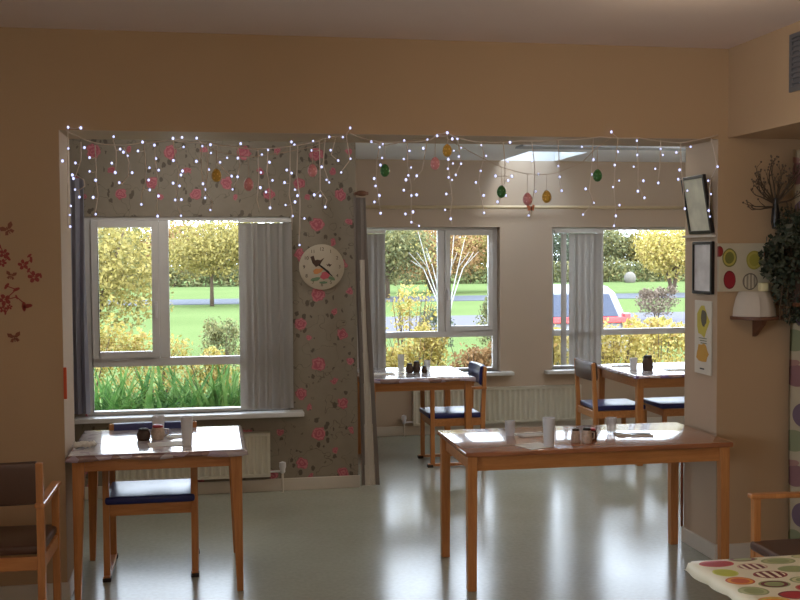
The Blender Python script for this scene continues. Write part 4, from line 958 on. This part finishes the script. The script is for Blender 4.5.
# ------------------------------------------------------------------ outdoors
G = -.3
struct('lawn', MB().box(-60, 110, 10.46, 160, G-.2, G).box(-60, 1.0, 8.26, 10.46, G-.2, G), M['grass'])
o = MB().box(-60, 110, 45.5, 51.0, G, G+.02).build('road', M['asphalt']); tag(o, kind='structure')
o = MB().box(3.2, 60, 27, 34.5, G, G+.02).build('driveway', M['concrete']); tag(o, kind='structure')
struct('flower_bed', MB().box(-2.5, .99, 8.27, 12.2, G, G+.04).box(1.0, 8.5, 10.47, 12.8, G, G+.04), M['soil'])
def tree(x, y, h, rx, mat, label, n=2600, size=.11, trunk=.11, stems=1, seed=1, crown0=.3, bark='bark', group=None, ry=None, hollow=.3):
    t = empty('tree', (x, y, G), label=label, cat='tree', group=group); rg = random.Random(seed)
    zc = h*(crown0+1)/2; rz = h*(1-crown0)/2; ry = ry or rx*.8; sets = [leaves((0, 0, zc), (rx*.9, ry*.9, rz*.95), n//2, size, seed, hollow=hollow)]
    for k in range(6):
        a = 2*math.pi*k/6+rg.random(); sets.append(leaves((rx*.55*math.cos(a), ry*.5*math.sin(a), zc+rg.uniform(-.4, .45)*rz), (rx*.5, ry*.5, rz*.5), n//12, size, seed+k+1, hollow=hollow))
    leafobj('crown', sets, M[mat], t)
    mb = MB()
    for s_ in range(stems):
        a = 2*math.pi*s_/max(stems, 1)+.3; sp_ = 0 if stems == 1 else rx*.5
        mb.tube([(0, 0, 0), (sp_*.3*math.cos(a), sp_*.2*math.sin(a), h*.3), (sp_*math.cos(a), sp_*.5*math.sin(a), h*.85)], [trunk, trunk*.7, trunk*.15], 7)
    for k in range(7):
        a = rg.uniform(0, 6.28); z_ = h*rg.uniform(.28, .6); mb.tube([(0, 0, z_), (rx*.3*math.cos(a), ry*.3*math.sin(a), z_+h*.12), (rx*.75*math.cos(a), ry*.7*math.sin(a), z_+h*.25)], [trunk*.4, trunk*.25, .01], 5)
    mb.build('trunk', M[bark], t, smooth='all'); return t
def shrub(x, y, h, rx, mat, label, n=900, size=.035, seed=1, ry=None, stems=9, z0=G+.04, group=None, name='shrub'):
    t = empty(name, (x, y, z0), label=label, cat='shrub', group=group); rg = random.Random(seed); ry = ry or rx*.7
    n = int(n*1.8); size *= .72; sets = [leaves((0, 0, h*.55), (rx, ry, h*.45), n, size, seed, hollow=.25)]
    for k in range(5): sets.append(leaves((rg.uniform(-.7, .7)*rx, rg.uniform(-.5, .5)*ry, h*rg.uniform(.7, .95)), (rx*.3, ry*.3, h*.16), n//9, size, seed+k*3, hollow=.1))
    leafobj('foliage', sets, M[mat], t); mb = MB()
    for k in range(stems):
        a = rg.uniform(0, 6.28); q = rg.uniform(.3, .9); mb.tube([(0.03*math.cos(a), .03*math.sin(a), 0), (q*rx*.5*math.cos(a), q*ry*.5*math.sin(a), h*.5), (q*rx*math.cos(a), q*ry*math.sin(a), h*rg.uniform(.8, 1.02))], [.012, .008, .003], 5)
    mb.build('stem', M['bark'], t); return t
# trees
tree(-2.35, 22, 3.1, 1.65, 'olive_leaf', 'yellow-olive tree filling the left pane of the wallpapered window', 9000, .05, .09, 3, 5, .12)
tree(.25, 44, 3.7, 2.6, 'olive_leaf', 'round yellow-brown tree with a single trunk standing before the road', 10000, .07, .09, 1, 8, .27)
tree(4.9, 44, 3.9, 2.2, 'olive_leaf', 'yellow-brown tree seen at the left of the middle window', 6000, .075, .12, 1, 11, .3)
tree(8.3, 49, 3.9, 2.3, 'green_leaf', 'dull green tree at the left side of the middle window', 6500, .085, .12, 1, 12, .15)
tree(11.7, 55, 4.0, 2.9, 'orange_leaf', 'broad orange-brown tree in the centre of the middle window', 8000, .09, .15, 2, 13, .14)
tree(15.8, 56, 4.0, 2.4, 'olive_leaf', 'golden tree at the right side of the middle window', 7000, .085, .14, 1, 14, .2)
tree(22.8, 50, 3.5, 1.9, 'yellow_leaf', 'bright yellow tree at the right of the right-hand window', 7000, .075, .12, 2, 17, .22)
bt = empty('tree', (5.62, 25, G), label='slender birch with several bare white stems in front of the orange tree', cat='tree'); mb = MB()
for dx, dz in ((-.62, 2.6), (-.42, 2.2), (-.1, 2.4), (.28, 2.7), (.55, 2.5), (-.8, 1.9), (.75, 2.1)):
    mb.tube([(0, 0, 0), (dx*.22, 0, .9), (dx*.62, .1, 1.7), (dx, .15, dz)], [.026, .018, .012, .005], 6)
    mb.tube([(dx*.62, .1, 1.7), (dx*1.1, .0, 2.1)], [.012, .004], 5)
mb.build('trunk', M['birch'], bt, smooth='all')
leafobj('crown', [leaves((0, 0, 2.3), (.9, .5, .5), 260, .03, 3)], M['olive_leaf'], bt)
# distant hedgerow trees
rg = random.Random(77)
rowc = ['olive_leaf', 'green_leaf', 'orange_leaf', 'dark_leaf', 'olive_leaf', 'green_leaf', 'dark_leaf', 'green_leaf', 'green_leaf', 'dark_leaf', 'dark_leaf', 'green_leaf', 'olive_leaf', 'dark_leaf']
cn = {'olive_leaf': 'olive-yellow', 'green_leaf': 'dull green', 'orange_leaf': 'orange', 'dark_leaf': 'dark green'}
where = ['far left', 'left', 'second from the left', 'behind the round yellow-brown tree', 'right of the round tree', 'hidden by the blind', 'left of the middle window', 'behind the orange tree', 'behind the birch', 'at the right of the middle window', 'behind the slatted blind', 'left of the boulder', 'behind the boulder', 'behind the bright yellow tree']
for k in range(14):
    x = -9+k*3.5; tree(x, 76+rg.uniform(-1.5, 1.5), rg.uniform(4.2, 4.9), 2.5, rowc[k], '%s hedgerow tree on the skyline, %s' % (cn[rowc[k]], where[k]), 5200, .13, .16, 1, 30+k, .0, group='hedgerow trees along the skyline')
# garden shrubs
YS = 'yellow autumn shrub '
shrub(-1.25, 11.2, 1.38, .50, 'yellow_leaf', YS+'at the far left of the wallpapered window', 1300, .03, 41)
shrub(-.52, 11.5, 1.22, .42, 'yellow_leaf', YS+'behind the left pane of the wallpapered window', 1000, .03, 42)
shrub(.10, 11.6, .98, .38, 'yellow_leaf', YS+'low behind the right pane of the wallpapered window', 900, .03, 43)
shrub(.72, 11.4, 1.22, .34, 'green_leaf', 'green shrub behind the blind of the wallpapered window', 800, .03, 44)
shrub(.28, 18, 1.0, .42, 'green_leaf', 'dark green shrub on the lawn before the round tree', 900, .035, 45, z0=G)
for k, (x, y, h, r, mt, lb) in enumerate([(1.75, 11.6, 1.10, .42, 'yellow_leaf', 'at the left of the middle window'), (2.35, 11.9, 1.12, .42, 'yellow_leaf', 'in the centre of the middle window'), (2.95, 11.5, 1.02, .40, 'orange_leaf', 'at the right of the middle window'),
        (3.85, 11.8, 1.1, .42, 'yellow_leaf', 'behind the slatted blind'), (4.55, 11.5, 1.25, .45, 'yellow_leaf', 'in the centre of the right-hand window'), (5.25, 11.9, 1.2, .45, 'yellow_leaf', 'at the right of the right-hand window'), (5.95, 11.7, 1.15, .42, 'yellow_leaf', 'farthest right outside, against the pier')]):
    shrub(x, y, h, r, mt, ('orange autumn shrub ' if mt == 'orange_leaf' else YS)+lb, 1300, .034, 50+k)
shrub(2.35, 12.35, 1.62, .42, 'yellow_leaf', 'tall wispy yellow shrub rising in the middle window', 420, .03, 61, stems=16)
shrub(4.95, 18, 1.25, .36, 'green_leaf', 'round green shrub on the lawn in the middle window', 800, .035, 62, z0=G)
shrub(4.4, 20.5, .95, .4, 'dark_leaf', 'low dark green shrub on the lawn in the middle window', 700, .035, 63, z0=G)
shrub(13.4, 30.5, .95, .65, 'dry_leaf', 'round brownish shrub by the driveway in the right-hand window', 900, .05, 64, z0=G+.02)
# strap-leaved clumps right outside the wallpapered window
def clump(x, y, h, n, seed, label):
    t = empty('strap_leaf_plant', (x, y, G+.04), label=label, cat='plant'); rg = random.Random(seed); mb = MB()
    for k in range(n):
        a = rg.uniform(0, 6.28); L = h*rg.uniform(.75, 1.15); out = rg.uniform(.25, 1.1)*h*.5; w = rg.uniform(.036, .062); dx, dy = math.cos(a), math.sin(a); nx_, ny_ = -dy, dx; pts = []
        bx, by = rg.uniform(-.14, .14), rg.uniform(-.12, .12); dr = rg.uniform(.2, 1.0)
        for i in range(7):
            q = i/6; r_ = out*q**1.5; z = L*(q-dr*.5*q**3); ww = w*(1-q**3)*.5+.001
            pts += [(bx+dx*r_+nx_*ww, by+dy*r_+ny_*ww, z), (bx+dx*r_, by+dy*r_, z-.006), (bx+dx*r_-nx_*ww, by+dy*r_-ny_*ww, z)]
        fs = [(i*3+j, i*3+j+1, i*3+j+4, i*3+j+3) for i in range(6) for j in range(2)]
        mb.add(pts, fs)
    mb.build('blade', M['blade_leaf'], t, smooth='all', kind='stuff')
for k, (x, y, lb) in enumerate([(-1.0, 8.9, 'leftmost clump of green strap leaves under the wallpapered window'), (-.72, 9.1, 'second clump of green strap leaves from the left'), (-.42, 8.85, 'third clump of green strap leaves, below the window mullion'), (-.14, 9.15, 'fourth clump of green strap leaves, right of the mullion'), (.12, 8.95, 'fifth clump of green strap leaves, beside the blind'), (.22, 9.4, 'rightmost clump of green strap leaves, behind the blind')]):
    clump(x, y+.28, 1.16, 180, 90+k, lb)
# boulder and car
bd = MB().ball((0, 0, .4), (.42, .4, .46), 16).build('boulder', plain('pale_boulder_stone', (104, 98, 90), .9, bump=.5, bscale=6), smooth='all'); bd.location = (28.8, 70, G-.1); tag(bd, 'pale grey boulder at the far edge of the lawn before the dark trees', 'boulder')
def car(x, y, rz):
    t = empty('parked_car', (x, y, G), rz, 'silver hatchback car with red rear lights parked outside the right-hand window', 'car')
    silver = plain('silver_car_paint', (120, 120, 126), .45, 0); dg_ = plain('dark_car_glass', (52, 58, 74), .5, Specular_IOR_Level=.2); red = plain('red_car_light', (206, 60, 60), .25)
    w = .84; prof = [(-1.95, .30), (-1.98, .62), (-1.92, .92), (-1.62, 1.38), (-1.3, 1.47), (.1, 1.46), (.85, .98), (1.85, .82), (2.0, .6), (1.98, .3)]   # y, z
    def sec(s_, ins):
        return [(s_*(w-(.0 if z < .95 else .16*(z-.95)/.5)-ins), y_, z) for y_, z in prof]
    n = len(prof); vs = sec(-1, 0)+sec(1, 0); fs = [tuple(range(n))[::-1], tuple(range(n, 2*n))]+[(i, (i+1) % n, n+(i+1) % n, n+i) for i in range(n)]
    MB().add(vs, fs).build('body', silver, t, bevel=.05, seg=3, smooth=True)
    MB().add([(-.66, -1.945, .97), (.66, -1.945, .97), (.58, -1.665, 1.34), (-.58, -1.665, 1.34), (-.66, -1.90, .95), (.66, -1.90, .95), (.58, -1.62, 1.32), (-.58, -1.62, 1.32)], [(0,1,2,3), (7,6,5,4), (0,4,5,1), (1,5,6,2), (2,6,7,3), (3,7,4,0)]).build('rear_window', dg_, t)
    for s_ in (-1, 1):
        MB().add([(s_*.848, -1.5, .98), (s_*.848, .55, .98), (s_*.722, .1, 1.38), (s_*.722, -1.35, 1.38), (s_*.80, -1.5, .97), (s_*.80, .55, .97), (s_*.68, .1, 1.37), (s_*.68, -1.35, 1.37)], [(0,1,2,3), (7,6,5,4), (0,4,5,1), (1,5,6,2), (2,6,7,3), (3,7,4,0)]).build('side_window', dg_, t)
        MB().box(s_*.80-.06, s_*.80+.06, -2.0, -1.84, .74, 1.02).build('rear_light', red, t, bevel=.02)
        for yy in (-1.25, 1.3):
            wl = MB().lathe([(.12, -.1), (.3, -.1), (.32, -.06), (.32, .06), (.3, .1), (.12, .1)], (s_*.74, yy, .32), 20, M=Matrix.Rotation(math.pi/2, 3, 'Y')).build('wheel', M['dark'], t, smooth=True)
    MB().box(-.78, .78, -2.0, -1.88, .86, .96).build('rear_trim', red, t, bevel=.01, label='red strip across the tailgate')
    MB().box(-.86, .86, -2.04, -1.85, .34, .56).build('bumper', silver, t, bevel=.03)
    MB().tube([(-.6, -1.2, 1.50), (-.6, .0, 1.50)], .015, 6).tube([(.6, -1.2, 1.50), (.6, .0, 1.50)], .015, 6).build('roof_rail', M['black'], t)
car(6.42, 19.4, -.06)
hg = empty('hedge', (18, 72, G), label='long low mixed hedge running below the skyline trees', cat='hedge')
leafobj('foliage', [leaves((x_, 0, .75), (2.2, .7, .85), 900, .13, 200+k_, hollow=.2) for k_, x_ in enumerate(range(-28, 29, 3))], M['green_leaf'], hg)
hb = MB()
for x_ in range(-28, 29, 2): hb.tube([(x_, 0, 0), (x_+.2, 0, 1.2)], [.05, .02], 5)
hb.build('stem', M['bark'], hg)
